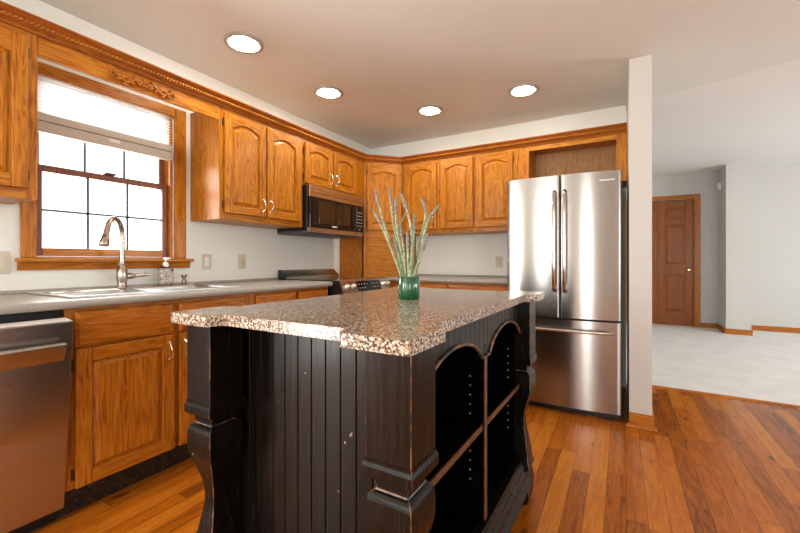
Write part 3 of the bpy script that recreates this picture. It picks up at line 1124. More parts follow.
ct2 = thing('countertop', 'grey laminate countertop in the back corner left of the refrigerator', 'countertop', (0, 3.268, CBT))
m = MB()
m.box(0.003, 0.642, 0.0, 0.762, 0, hgt).box(0.642, 1.916, 0.165, 0.762, 0, hgt)
nz_ = [(0.165, hgt), (0.165, 0), (0.128, 0.0), (0.118, 0.008), (0.114, 0.018), (0.118, 0.03), (0.13, hgt)]
m.prism(nz_, 'x', 0.642, 1.916)
part('slab', m, ['laminate'], ct2)
part('backsplash_lip', MB().box(0.640, 1.916, 0.748, 0.764, hgt, hgt + 0.018), ['laminate'], ct2, bevel=0.004)

# appliance garage under the corner wall cabinet
ag = thing('appliance_garage', 'oak roll front cabinet on the corner counter below the diagonal cabinet', 'cabinet', (CA, 3.402, CT), radians(45))
hg_ = U0 - CT
sp = [loc45(*p) for p in ((0.003, 3.402), (CA - 0.03, 3.402), (CA - 0.03, 3.42), (0.003, 3.42))]
part('side_panel', MB().prism(sp, 'z', 0, hg_), ['dark_oak_z'], ag)
sp = [loc45(*p) for p in ((CB - 0.02, 3.735), (CB, 3.735), (CB, YB - 0.003), (CB - 0.02, YB - 0.003))]
part('side_panel', MB().prism(sp, 'z', 0, hg_), ['dark_oak_z'], ag)
face_frame(ag, [(0.0, 0.03), (dl - 0.03, dl)], [(0.03, dl - 0.03, hg_ - 0.035, hg_)], 0, hg_)
tb = MB()
ns = 20
for k in range(ns):
    z0_ = 0.002 + (hg_ - 0.037) * k / ns
    z1_ = 0.002 + (hg_ - 0.037) * (k + 1) / ns - 0.0012
    tb.prism([(0.018, z0_), (0.010, z0_), (0.006, z0_ + 0.004), (0.006, z1_ - 0.004), (0.010, z1_), (0.018, z1_)], 'x', 0.03, dl - 0.03)
part('tambour_door', tb, ['oak_x'], ag)

# ------------------------------------------------------------------ sink
sk = thing('kitchen_sink', 'stainless double bowl drop in sink in the counter under the window', 'sink', (0, 0, CT))
SY0r, SY1r, SX0r, SX1r = 0.772, 1.655, 0.075, 0.592


def rrect(x0, x1, y0, y1, r, z, n=5):
    pts = []
    for (cx, cy, a0) in ((x1 - r, y1 - r, 0), (x0 + r, y1 - r, 90), (x0 + r, y0 + r, 180), (x1 - r, y0 + r, 270)):
        for k in range(n + 1):
            a = radians(a0 + 90 * k / n)
            pts.append((cx + r * cos(a), cy + r * sin(a), z))
    return pts


bowls = [(0.150, 0.552, 0.810, 1.185), (0.150, 0.552, 1.225, 1.620)]
rim = MB()
rz = 0.009
rim.box(SX0r, 0.150, SY0r, SY1r, 0, rz).box(0.552, SX1r, SY0r, SY1r, 0, rz)
rim.box(0.150, 0.552, SY0r, 0.810, 0, rz).box(0.150, 0.552, 1.185, 1.225, 0, rz).box(0.150, 0.552, 1.620, SY1r, 0, rz)
part('rim', rim, ['sink_steel'], sk, bevel=0.002)
for (x0, x1, y0, y1) in bowls:
    bw = MB()
    r0 = 0.045
    loops = [rrect(x0 - 0.004, x1 + 0.004, y0 - 0.004, y1 + 0.004, 0.012, rz + 0.0005), rrect(x0, x1, y0, y1, 0.03, rz), rrect(x0 + 0.003, x1 - 0.003, y0 + 0.003, y1 - 0.003, r0, -0.005),
             rrect(x0 + 0.010, x1 - 0.010, y0 + 0.010, y1 - 0.010, r0, -0.13), rrect(x0 + 0.035, x1 - 0.035, y0 + 0.035, y1 - 0.035, r0, -0.158), rrect(x0 + 0.17, x1 - 0.17, y0 + 0.15, y1 - 0.15, 0.02, -0.162)]
    bw.loft(loops, 0, True, cap0=False)
    bo = part('bowl', bw, ['sink_steel'], sk)
    cx, cy = (x0 + x1) / 2, (y0 + y1) / 2
    part('drain', MB().lathe([(0.042, -0.161), (0.040, -0.157), (0.02, -0.158), (0.006, -0.156)], cx, cy, 0, 20), ['chrome'], bo)

# faucet
fz = CT + rz
fc = thing('kitchen_faucet', 'brushed nickel gooseneck pull down faucet behind the sink', 'faucet', (0.100, 1.198, fz))
part('base', MB().lathe([(0.030, 0), (0.031, 0.004), (0.024, 0.012), (0.026, 0.03), (0.029, 0.055), (0.030, 0.08), (0.027, 0.105), (0.020, 0.128), (0.017, 0.132), (0.022, 0.138), (0.022, 0.146), (0.016, 0.152)], n=24), ['nickel'], fc)
ddx, ddy = 0.62, -0.78    # spout swung towards the left bowl
pts, rs = [(0, 0, 0.14), (0, 0, 0.22), (0, 0, 0.30)], []
R = 0.078
for i in range(1, 15):
    a = pi * i / 14 * 0.90
    t = R * (1 - cos(a))
    pts.append((ddx * t, ddy * t, 0.312 + 0.095 * sin(a)))
fa = MB().tube(pts, 0.0150, 14)
part('spout', fa, ['nickel'], fc)
e = Vector(pts[-1])
dv = (Vector(pts[-1]) - Vector(pts[-2])).normalized()
head = []
sh = MB().tube([e - dv * 0.004, e + dv * 0.008, e + dv * 0.02, e + dv * 0.055, e + dv * 0.095, e + dv * 0.102], [0.0155, 0.016, 0.0155, 0.021, 0.026, 0.022], 16)
ho = part('spray_head', sh, ['nickel'], fc)
bt = e + dv * 0.045 + Vector((0.70, -0.55, 0.1)).normalized() * 0.017
part('spray_button', MB().ellipsoid(bt, 0.010, 0.010, 0.012), ['dark_grey'], ho)
lv = MB().lathe([(0.018, 0.0), (0.019, 0.03), (0.015, 0.045), (0.012, 0.055)], 0, 0.018, 0.068, 14, axis='y')
lv.tube([(0, 0.06, 0.068), (0.0, 0.09, 0.070), (0.004, 0.125, 0.074), (0.006, 0.15, 0.076)], [0.013, 0.0115, 0.012, 0.009], 10)
part('lever', lv, ['nickel'], fc)

# soap bottle
sb = thing('soap_dispenser', 'clear soap bottle with white pump and patterned label behind the sink', 'soap bottle', (0.098, 1.458, fz))
w2, d2 = 0.043, 0.026
lp = []
for (s, z) in ((0.92, 0), (1, 0.004), (1, 0.10), (0.96, 0.112), (0.55, 0.124), (0.42, 0.128)):
    lp.append([(p[0], p[1], p[2]) for p in rrect(-d2 * s, d2 * s, -w2 * s, w2 * s, 0.014 * s, z)])
part('bottle', MB().loft(lp, 0, True), ['soap_glass'], sb)
part('soap_label', MB().loft([rrect(-d2 - 0.0006, d2 + 0.0006, -w2 - 0.0006, w2 + 0.0006, 0.014, 0.012), rrect(-d2 - 0.0006, d2 + 0.0006, -w2 - 0.0006, w2 + 0.0006, 0.014, 0.098)], 0, True, False, False), ['soap_label'], sb)
pm = MB().lathe([(0.017, 0.122), (0.018, 0.126), (0.018, 0.142), (0.013, 0.150), (0.006, 0.153), (0.006, 0.166), (0.014, 0.168), (0.015, 0.180), (0.010, 0.184)], n=18)
pm.box(0.0, 0.05, -0.006, 0.006, 0.172, 0.182)
part('pump', pm, ['white_plastic'], sb, bevel=0.001)

# small two legged bronze fitting
sf = MB()
sf.lathe([(0.016, 0), (0.016, 0.004), (0.010, 0.007)], n=14)
for s in (-1, 1):
    sf.tube([(0, s * 0.013, 0.004), (0, s * 0.010, 0.025), (0, s * 0.005, 0.042), (0, s * 0.012, 0.056)], [0.0065, 0.005, 0.005, 0.008], 8)
    sf.ellipsoid((0, s * 0.013, 0.058), 0.009, 0.009, 0.008)
sfo = part('sink_fitting', sf, ['bronze'], loc=(0.092, 1.585, fz))
tag(sfo, 'small two pronged bronze fitting on the sink rim right of the soap bottle', 'fitting')

# ------------------------------------------------------------------ dishwasher (door ajar)
dw = thing('dishwasher', 'stainless dishwasher with its door slightly ajar at the left edge', 'dishwasher', (BF, 0.125, 0.0), R90)
w = 0.605
part('tub', MB().box(0.003, w, 0.03, 0.56, 0.10, 0.868).box(0.003, 0.02, 0.0, 0.03, 0.10, 0.868).box(w - 0.02, w, 0.0, 0.03, 0.10, 0.868).box(0.02, w - 0.02, 0.004, 0.03, 0.84, 0.868), ['black_plastic'], dw)
part('toe_panel', MB().box(0.003, w, 0.05, 0.07, FZ, 0.10), ['black_plastic'], dw)
part('latch_strip', MB().box(0.03, 0.42, 0.010, 0.03, 0.842, 0.850), ['trim_steel'], dw)
tilt = radians(6.6)


def dpt(u, o, v):     # door coordinates: u across, o outward, v up along the door -> local
    return (u, -(o * cos(tilt) + v * sin(tilt)) - 0.006, 0.063 + v * cos(tilt) - o * sin(tilt))


def dbox(m, u0, u1, o0, o1, v0, v1, mi=0):
    q = [dpt(u, o, v) for v in (v0, v1) for (u, o) in ((u0, o0), (u1, o0), (u1, o1), (u0, o1))]
    return m.add(q, [(0, 3, 2, 1), (4, 5, 6, 7), (0, 1, 5, 4), (1, 2, 6, 5), (2, 3, 7, 6), (3, 0, 4, 7)], mi)


dd = part('door', dbox(dbox(MB(), 0.006, w + 0.004, 0.0, 0.012, -0.048, 0.775), 0.006, w + 0.004, -0.070, 0.0, 0.745, 0.775, 1), ['dishwasher_steel', 'white_plastic'], dw, bevel=0.003)
part('door_liner', dbox(MB(), 0.02, w - 0.018, -0.024, -0.001, 0.06, 0.742), ['dark_grey'], dd)
hb = MB()
q = []
for (o, v) in ((0.034, 0.622), (0.046, 0.622), (0.062, 0.690), (0.058, 0.697), (0.036, 0.697)):
    q.append((o, v))
hb.loft([[dpt(0.055, o, v) for (o, v) in q], [dpt(w - 0.034, o, v) for (o, v) in q]])
for uu in (0.085, w - 0.070):
    dbox(hb, uu - 0.012, uu + 0.012, 0.010, 0.034, 0.645, 0.675)
part('handle', hb, ['dishwasher_steel'], dd, bevel=0.003)
part('button_row', dbox(dbox(dbox(MB(), 0.10, 0.18, -0.02, -0.008, 0.775, 0.7775), 0.22, 0.30, -0.02, -0.008, 0.775, 0.7775), 0.34, 0.36, -0.02, -0.008, 0.775, 0.7775), ['dark_grey'], dd)

# ------------------------------------------------------------------ range
rg = thing('kitchen_range', 'stainless slide in electric range below the microwave', 'range', (0.665, 2.502, 0.0), R90)
w = 0.762
part('body', MB().box(0.002, w - 0.002, 0.02, 0.645, 0.06, 0.900).box(0.03, w - 0.03, 0.05, 0.62, FZ, 0.06), ['black_plastic'], rg)
part('oven_door', MB().box(0.004, w - 0.004, -0.050, 0.02, 0.22, 0.785), ['trim_steel'], rg, bevel=0.004)
part('oven_handle', MB().tube([(0.07, -0.050, 0.735), (0.07, -0.093, 0.735), (0.12, -0.100, 0.735), (w - 0.12, -0.100, 0.735), (w - 0.07, -0.093, 0.735), (w - 0.07, -0.050, 0.735)], 0.010, 10), ['trim_steel'], rg)
part('storage_drawer', MB().box(0.004, w - 0.004, -0.010, 0.02, 0.065, 0.215), ['trim_steel'], rg, bevel=0.004)
ctp = MB().box(0.0, w, 0.05, 0.640, 0.900, 0.922)
part('cooktop', ctp, ['black_gloss'], rg, bevel=0.004)
for (u, y, r) in ((0.2, 0.2, 0.105), (0.55, 0.2, 0.085), (0.2, 0.46, 0.08), (0.55, 0.46, 0.10)):
    ri = MB().lathe([(r, 0.9221), (r, 0.9226), (r - 0.004, 0.9226), (r - 0.004, 0.9221)], u, y, 0, 32, cap0=False, cap1=False)
    part('burner_ring', ri, ['dark_grey'], rg)
# slanted front control panel
pp = [(0.05, 0.790), (-0.080, 0.790), (-0.095, 0.800), (-0.050, 0.915), (-0.040, 0.922), (0.05, 0.922)]
pn = MB().prism(pp, 'x', 0.010, w - 0.002, 0)
po = part('control_panel', pn, ['trim_steel'], rg)
part('end_cap', MB().prism(pp, 'x', 0.0, 0.0095), ['black_plastic'], po)
nrm = Vector((0, -0.115, 0.045)).normalized()


def on_panel(u, t, o=0.0):
    y = -0.095 + 0.045 * t
    z = 0.800 + 0.115 * t
    return Vector((u, y, z)) + nrm * o


q = [on_panel(u, t, o) for o in (-0.002, 0.0015) for (u, t) in ((0.228, 0.16), (0.590, 0.16), (0.590, 0.90), (0.228, 0.90))]
part('display', MB().add(q, [(3, 2, 1, 0), (4, 5, 6, 7), (0, 1, 5, 4), (1, 2, 6, 5), (2, 3, 7, 6), (3, 0, 4, 7)]), ['black_gloss'], po)
mk = MB()
for k in range(16):
    u = 0.250 + (k % 8) * 0.041
    t = 0.38 if k < 8 else 0.66
    if k in (3, 4, 12):
        continue
    q = [on_panel(u + a, t + b, 0.002) for (a, b) in ((0, 0), (0.011, 0), (0.011, 0.06), (0, 0.06))]
    part('key_legend', MB().add(q, [(0, 1, 2, 3)]), ['mark_grey'], po)
for u in (0.078, 0.165, 0.645, 0.715):
    kbm = MB().tube([on_panel(u, 0.55, 0.0), on_panel(u, 0.55, 0.010), on_panel(u, 0.55, 0.011), on_panel(u, 0.55, 0.030), on_panel(u, 0.55, 0.033)], [0.023, 0.023, 0.018, 0.016, 0.012], 18)
    part('knob', kbm, ['knob_steel'], rg)
bg_ = MB().prism([(0.648, 0.905), (0.648, 0.998), (0.632, 1.000), (0.560, 0.940), (0.560, 0.922)], 'x', 0.014, w)
bo = part('back_trim', bg_, ['trim_steel'], rg)
part('end_cap', MB().prism([(0.648, 0.905), (0.648, 1.000), (0.632, 1.003), (0.556, 0.942), (0.556, 0.922)], 'x', 0.0, 0.0135), ['black_plastic'], bo)

# ------------------------------------------------------------------ microwave
mw = thing('microwave', 'black and steel over the range microwave below the short cabinet', 'microwave', (0.40, 2.500, 1.325), R90)
w, h = 0.790, 0.418
part('body', MB().box(0.0, w, 0.03, 0.395, 0.022, h), ['black_plastic'], mw, bevel=0.003)
part('underside', MB().prism([(0.03, 0.022), (0.03, 0.008), (0.06, 0.0), (0.395, 0.0), (0.395, 0.022)], 'x', 0.004, w - 0.004), ['dark_grey'], mw)
vg = MB().box(0.0, w, 0.0, 0.03, h - 0.100, h)
vo = part('vent_grille', vg, ['trim_steel'], mw, bevel=0.003)
part('grille_line', MB().box(0.012, w - 0.012, -0.0012, 0.001, h - 0.064, h - 0.060).box(0.012, w - 0.012, -0.0012, 0.001, h - 0.036, h - 0.034), ['dark_slot'], vo)
dm = part('door', MB().box(0.0, 0.660, -0.004, 0.03, 0.052, h - 0.103), ['black_gloss'], mw, bevel=0.004)
part('door_window', MB().box(0.115, 0.560, -0.0055, 0.0, 0.095, h - 0.130), ['oven_glass'], dm, bevel=0.001)
part('handle', MB().tube([(0.628, -0.004, 0.075), (0.628, -0.032, 0.085), (0.628, -0.036, 0.20), (0.628, -0.032, h - 0.135), (0.628, -0.004, h - 0.125)], 0.009, 10), ['black_plastic'], dm)
lg = MB()
for k in range(5):
    lg.box(0.290 + k * 0.015, 0.290 + k * 0.015 + 0.011, -0.0052, -0.003, 0.068, 0.080)
part('brand_mark', lg, ['mark_grey'], dm)
cp = part('control_panel', MB().box(0.664, w, -0.004, 0.03, 0.052, h - 0.103), ['black_gloss'], mw, bevel=0.003)
kk = MB()
for r in range(6):
    for c in range(3):
        if r == 0 and c != 1:
            continue
        kk.box(0.683 + c * 0.032, 0.683 + c * 0.032 + 0.018, -0.0052, -0.003, 0.075 + r * 0.034, 0.080 + r * 0.034)
part('key_legends', kk, ['mark_grey'], cp)
part('lower_strip', MB().box(0.0, w, 0.0, 0.03, 0.010, 0.049).box(0.659, 0.664, -0.001, 0.0, 0.010, 0.049, 1), ['trim_steel', 'dark_slot'], mw, bevel=0.003)

# ------------------------------------------------------------------ refrigerator
FX0, FX1 = 1.924, 2.722
fg = thing('refrigerator', 'stainless french door refrigerator with bottom freezer beside the wall end', 'refrigerator', (FX0, 3.160, FZ))
w = FX1 - FX0
part('body', MB().box(0.004, w - 0.004, 0.04, 0.74, 0.03, 1.774), ['dark_grey'], fg, bevel=0.004)
part('base_grille', MB().box(0.012, w - 0.012, 0.01, 0.06, 0.004, 0.052), ['black_plastic'], fg)


def bow(u):
    return -0.040 - 0.022 * (1 - (2 * u / w - 1) ** 2)


def fdoor(name, u0, u1, z0, z1):
    n = 28
    out = []
    e = 0.012
    for i in range(n + 1):
        t = i / n
        u = u0 + (u1 - u0) * t
        edge = min(u - u0, u1 - u)
        r = 0.0 if edge >= e else e - math.sqrt(max(0, e * e - (e - edge) ** 2))
        out.append((u, bow(u) + r))
    # refine the rounded ends
    ends = [(u0 + e * (1 - cos(a)), a) for a in [i * pi / 12 for i in range(0, 6)]]
    pts = [(u, bow(u) + e * (1 - sin(a))) for u, a in ends]
    mid = [p for p in out if u0 + e * 1.05 < p[0] < u1 - e * 1.05]
    ends2 = [(u1 - e * (1 - cos(a)), a) for a in [i * pi / 12 for i in range(5, -1, -1)]]
    pts2 = [(u, bow(u) + e * (1 - sin(a))) for u, a in ends2]
    poly = pts + mid + pts2 + [(u1, 0.035), (u0, 0.035)]
    n = len(poly)
    m = MB()
    lo = [[(p[0], p[1], z) for p in poly] for z in (z0, z1)]
    m.loft([lo[0], lo[1]], 0, False)
    for i in range(n - 3):
        m.sm[i] = True
    return part(name, m, ['fridge_steel'], fg)


dL = fdoor('left_door', 0.0, w / 2 - 0.003, 0.718, 1.781)
dR = fdoor('right_door', w / 2 + 0.003, w, 0.718, 1.781)
dF = fdoor('freezer_drawer', 0.0, w, 0.058, 0.703)
for (dr, u) in ((dL, w / 2 - 0.036), (dR, w / 2 + 0.036)):
    yb = bow(u)
    hm = MB().tube([(u, yb + 0.002, 0.953), (u, yb - 0.030, 0.921), (u, yb - 0.045, 0.947), (u, yb - 0.052, 1.105), (u, yb - 0.054, 1.29), (u, yb - 0.052, 1.49), (u, yb - 0.045, 1.632), (u, yb - 0.030, 1.655), (u, yb + 0.002, 1.626)], [0.011, 0.0135, 0.0135, 0.0135, 0.0135, 0.0135, 0.0135, 0.0135, 0.011], 14)
    part('handle', hm, ['handle_steel'], dr)
hp = []
for i in range(11):
    t = i / 10
    u = 0.052 + (w - 0.104) * t
    hp.append((u, bow(u) - (0.045 if 0 < i < 10 else 0.02), 0.630))
hp = [(0.058, bow(0.058) + 0.002, 0.630)] + hp + [(w - 0.058, bow(w - 0.058) + 0.002, 0.630)]
part('handle', MB().tube(hp, 0.0125, 12), ['handle_steel'], dF)
mk = MB()
for k in range(7):
    u = w - 0.135 + k * 0.014
    mk.box(u, u + 0.009, bow(u) - 0.0008, bow(u) + 0.003, 1.710, 1.723)
part('brand_mark', mk, ['mark_grey'], dR)
for u in (0.03, w - 0.03):
    part('hinge_cap', MB().box(u - 0.025, u + 0.025, -0.01, 0.07, 1.774, 1.792), ['dark_grey'], fg, bevel=0.005)

# ------------------------------------------------------------------ kitchen island (local: X right along front, Y into depth)
IW, ID = 0.856, 1.408     # granite slab
ang = radians(-1.0)
IX, IY = 2.355 - IW * cos(ang), 0.674 - IW * sin(ang)
BX0, BY0 = 2.338, 0.716       # near right corner of the island base; base scaled up about the camera
isl = thing('kitchen_island', 'black distressed island with beadboard panel, arched shelves and carved legs', 'island', (BX0 - 0.897 * cos(ang), BY0 - 0.897 * sin(ang), FZ), ang)
IZ = 0.8925
SW = IW
SD = ID - 0.006        # slab depth
ID, IW = 1.250, 0.897  # base depth and width, the slab overhangs it
TOP = IZ - FZ         # height of the base
P_ = 0.120
g_ = 0.002


def leg(cx, cy):
    h0 = P_ / 2
    m = MB()

    def sq(h, z):
        return [(cx - h, cy - h, z), (cx + h, cy - h, z), (cx + h, cy + h, z), (cx - h, cy + h, z)]
    m.loft([sq(h0, 0.697), sq(h0, TOP)])
    m.loft([sq(h0 + 0.003, 0.657), sq(h0 + 0.006, 0.661), sq(h0 + 0.006, 0.682), sq(h0 + 0.002, 0.690), sq(h0 + 0.002, 0.697)])
    m.loft([sq(h0 - 0.016, 0.634), sq(h0 - 0.014, 0.657)])
    pr = [(0.0000, 0.0441), (0.0210, 0.0494), (0.0630, 0.0525), (0.1050, 0.0536), (0.1470, 0.0483), (0.1575, 0.0399), (0.1659, 0.0525), (0.1837, 0.0546), (0.1943, 0.0483), (0.2205, 0.0462), (0.2625, 0.0399), (0.3045, 0.0336), (0.3465, 0.0257), (0.3780, 0.0233), (0.4095, 0.0247), (0.4410, 0.0305), (0.4725, 0.0399), (0.5040, 0.0504), (0.5302, 0.0572), (0.5565, 0.0604), (0.5828, 0.0599), (0.6027, 0.0588), (0.6132, 0.0551), (0.6195, 0.0494), (0.6237, 0.0431), (0.6363, 0.0420)]
    fine = []
    for i in range(len(pr) - 1):
        p0, p1, p2, p3 = pr[max(i - 1, 0)], pr[i], pr[i + 1], pr[min(i + 2, len(pr) - 1)]
        for q in range(3):
            t = q / 3
            hh = 0.5 * (2 * p1[1] + (p2[1] - p0[1]) * t + (2 * p0[1] - 5 * p1[1] + 4 * p2[1] - p3[1]) * t * t + (3 * p1[1] - p0[1] - 3 * p2[1] + p3[1]) * t ** 3)
            fine.append((p1[0] + (p2[0] - p1[0]) * t, hh))
    fine.append(pr[-1])
    m.loft([sq(h, z) for z, h in fine])
    return part('leg', m, ['black_paint', 'worn_edge'], isl, bevel=0.0022, segs=1, bevel_mat=1)


BL = 0.069
for (cx, cy) in ((BL + P_ / 2, P_ / 2 + g_ + 0.006), (IW - P_ / 2 - g_, P_ / 2 + g_), (BL + P_ / 2, ID - P_ / 2 - g_), (IW - P_ / 2 - g_, ID - P_ / 2 - g_)):
    leg(cx, cy)


def groove_strip(m, ulist, groove, d, z0, z1fn, mk, th=0.018):
    """board panel with V grooves, columns over u; mk(u, depth, z) -> point; z0 may be a function"""
    z0f = z0 if callable(z0) else (lambda u: z0)
    vs, fs = [], []
    for u in ulist:
        dep = d if any(abs(u - g) < 1e-6 for g in groove) else 0.0
        vs += [mk(u, dep, z0f(u)), mk(u, dep, z1fn(u)), mk(u, th, z0f(u)), mk(u, th, z1fn(u))]
    n = len(ulist)
    for i in range(n - 1):
        k = 4 * i
        fs += [(k, k + 4, k + 5, k + 1), (k + 2, k + 3, k + 7, k + 6), (k, k + 2, k + 6, k + 4), (k + 1, k + 5, k + 7, k + 3)]
    fs += [(0, 1, 3, 2), (4 * n - 4, 4 * n - 2, 4 * n - 1, 4 * n - 3)]
    m.add(vs, fs)


# front beadboard
FPY = 0.153
u0, u1 = BL + P_ - 0.03, IW - P_ + 0.03
grooves = [0.189 + 0.0559 * k for k in range(11)]
grooves = [g for g in grooves if g < u1 - 0.004]
ul = sorted(set([u0, u1] + [g for g in grooves] + [g - 0.0030 for g in grooves] + [g + 0.0030 for g in grooves]))
m = MB()
groove_strip(m, ul, grooves, 0.0045, 0.10, lambda u: TOP, lambda u, dd_, z: (u, FPY + dd_, z))
part('beadboard_panel', m, ['black_paint'], isl)
# left and far panels
m = MB()
v0, v1 = P_ - 0.02, ID - P_ + 0.02
gr2 = [v0 + 0.0532 * (k + 0.5) for k in range(23) if v0 + 0.0532 * (k + 0.5) < v1]
ul = sorted(set([v0, v1] + gr2 + [g - 0.003 for g in gr2] + [g + 0.003 for g in gr2]))
groove_strip(m, ul, gr2, 0.0045, 0.10, lambda u: TOP, lambda u, dd_, z: (BL + 0.06 + dd_, u, z))
part('beadboard_panel', m, ['black_paint'], isl)
m = MB()
groove_strip(m, sorted(set([u0, u1])), [], 0.0045, 0.10, lambda u: TOP, lambda u, dd_, z: (u, ID - 0.06 - dd_, z))
part('end_panel', m, ['black_paint'], isl)

# right side: arched bookcase front at local X = BX
BX = IW - 0.049
y0b, y1b = P_ - 0.02, ID - P_ + 0.02
yi = FPY + 0.0185    # the shelves begin behind the front panel
ymid = ID / 2
bays = [(P_ - 0.012, ymid - 0.016), (ymid + 0.016, ID - P_ + 0.012)]
Zs, Za = 0.800, 0.882


def archz(y):
    for (a, b) in bays:
        if a <= y <= b:
            t = (y - a) / (b - a)
            s = abs(t - 0.5) / 0.5
            sh = 0.88
            if s > sh:
                return Zs + 0.006 * 0
            q = s / sh
            return Zs + (Za - Zs) * max(0, 1 - q * q) ** 0.66 if q < 1 else Zs
    return Zs


gr3 = [y0b + 0.044 * (k + 0.6) for k in range(30) if y0b + 0.044 * (k + 0.6) < y1b - 0.01]
samples = [y0b + (y1b - y0b) * i / 170 for i in range(171)]
ul = sorted(set([round(s, 5) for s in samples] + [round(g, 5) for g in gr3] + [round(g - 0.0022, 5) for g in gr3] + [round(g + 0.0022, 5) for g in gr3]))
gr3 = [round(g, 5) for g in gr3]
m = MB()
groove_strip(m, ul, gr3, 0.004, archz, lambda u: TOP, lambda u, dd_, z: (BX - dd_, u, z))
part('arched_apron', m, ['black_paint'], isl)
# bead along the arches
for (a, b) in bays:
    pts = []
    for i in range(61):
        y = a + 0.001 + (b - a - 0.002) * i / 60
        pts.append((BX + 0.003, y, archz(y) + 0.004))
    part('arch_bead', MB().tube(pts, 0.0055, 8), ['worn_edge'], isl)
part('divider', MB().box(BX - 0.26, BX, ymid - 0.013, ymid + 0.013, 0.217, Zs + 0.05), ['black_shaded', 'worn_shelf_edge'], isl, bevel=0.002)
part('divider_edge', MB().box(BX, BX + 0.004, ymid - 0.013, ymid + 0.013, 0.226, Zs + 0.004), ['worn_shelf_edge'], isl, bevel=0.001)
for (a, b) in bays:
    sh = part('shelf', MB().box(BX - 0.26, BX - 0.008, max(a, yi + 0.0125), b - 0.001, 0.544, 0.565), ['black_shaded'], isl)
    part('shelf_edge', MB().box(BX - 0.008, BX - 0.003, max(a, yi + 0.0125), b - 0.001, 0.544, 0.565), ['worn_shelf_edge'], sh)
    ph = MB()
    yy = b - 0.0015 if a < ymid - 0.1 and b < ymid else b - 0.004
    for k in range(9):
        if abs(0.47 + 0.03 * k - 0.537) < 0.02:
            continue
        ph.lathe([(0.0028, 0), (0.0028, 0.0008)], BX - 0.06, b + 0.0022, 0.47 + 0.03 * k, 8, axis='y')
part('back_panel', MB().box(BX - 0.275, BX - 0.262, yi, y1b, 0.12, TOP), ['black_shaded'], isl)
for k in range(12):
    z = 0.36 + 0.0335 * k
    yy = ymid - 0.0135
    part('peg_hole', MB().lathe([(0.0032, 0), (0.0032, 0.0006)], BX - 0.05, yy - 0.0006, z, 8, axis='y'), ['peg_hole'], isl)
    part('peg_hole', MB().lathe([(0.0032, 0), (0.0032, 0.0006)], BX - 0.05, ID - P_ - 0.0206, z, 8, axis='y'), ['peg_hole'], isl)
part('side_panel', MB().box(BX - 0.26, BX - 0.019, ID - P_ - 0.02, ID - P_ - 0.002, 0.216, TOP), ['black_shaded'], isl)
part('side_panel', MB().box(BX - 0.26, BX - 0.019, yi, yi + 0.012, 0.216, TOP), ['black_shaded'], isl)
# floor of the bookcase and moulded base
part('bottom_shelf', MB().box(BX - 0.26, BX - 0.019, yi, y1b, 0.195, 0.2155), ['black_shaded'], isl)
base_prof = [(BX - 0.0210, 0.1050), (BX + 0.0504, 0.1050), (BX + 0.0546, 0.1239), (BX + 0.0462, 0.1344), (BX + 0.0378, 0.1470), (BX + 0.0315, 0.1659), (BX + 0.0231, 0.1743), (BX + 0.0210, 0.1890), (BX + 0.0126, 0.1974), (BX + 0.0105, 0.2163), (BX - 0.0210, 0.2163)]
mb_ = MB().loft([[(x, P_ - 0.012, z) for x, z in base_prof], [(x, ID - P_ + 0.012, z) for x, z in base_prof]])
part('base_molding', mb_, ['black_paint'], isl, bevel=0.0015)

# granite slab with clipped ears at the corners
gt = thing('island_countertop', 'speckled brown granite slab with eared corners on top of the island', 'countertop', (IX, IY, IZ), ang)


def ear_outline():
    e, d_, s = 0.178, 0.048, 0.022
    W0, W1, D0, D1 = 0.006, SW + 0.001, -0.001, SD
    pts = [(W0 + e, D0), (W0 + e + s, D0 + d_), (W1 - e - s, D0 + d_), (W1 - e, D0),
           (W1, D0), (W1, D0 + e), (W1 - d_, D0 + e + s), (W1 - d_, D1 - e - s), (W1, D1 - e), (W1, D1),
           (W1 - e, D1), (W1 - e - s, D1 - d_), (W0 + e + s, D1 - d_), (W0 + e, D1), (W0, D1), (W0, D1 - e), (W0 + d_, D1 - e - s), (W0 + d_, D0 + e + s), (W0, D0 + e), (W0, D0)]
    return pts


out = ear_outline()
m = MB()
m.prism(out, 'z', 0.0005, 0.0325)
so = part('slab', m, ['granite'], gt, bevel=0.006, segs=3)

# ------------------------------------------------------------------ vase and asparagus
GZ = IZ + 0.0325
VX, VY = 1.951, 1.42
vs_ = thing('green_vase', 'small dark green cylindrical vase standing on the granite island', 'vase', (VX, VY, GZ))
r = 0.0445
part('cup', MB().lathe([(0.0415, 0.0), (r, 0.003), (r, 0.092), (r - 0.002, 0.094), (r - 0.004, 0.092), (r - 0.004, 0.006), (0.01, 0.005)], n=40), ['vase_green'], vs_)
mk = MB()
for (a0, a1, z0, z1) in ((188, 232, 0.044, 0.056), (330, 345, 0.052, 0.064)):
    n = 6
    a_ = [radians(a0 + (a1 - a0) * i / n) for i in range(n + 1)]
    q = [((r + 0.0006) * cos(a), (r + 0.0006) * sin(a), z) for z in (z0, z1) for a in a_]
    mk.add(q, [(i, i + 1, n + 2 + i, n + 1 + i) for i in range(n)], 0, True)
part('pale_stripe', mk, ['pale_mark'], vs_)

F_ = 387.0
th = radians(29.729)


def ray_y(px, py, y):
    X, Y = (px - 400) / F_, (261 - py) / F_
    rx, ry = cos(th) * X - sin(th), sin(th) * X + cos(th)
    t = y / ry
    return Vector((CAMX + rx * t, y, CAMH + Y * t))


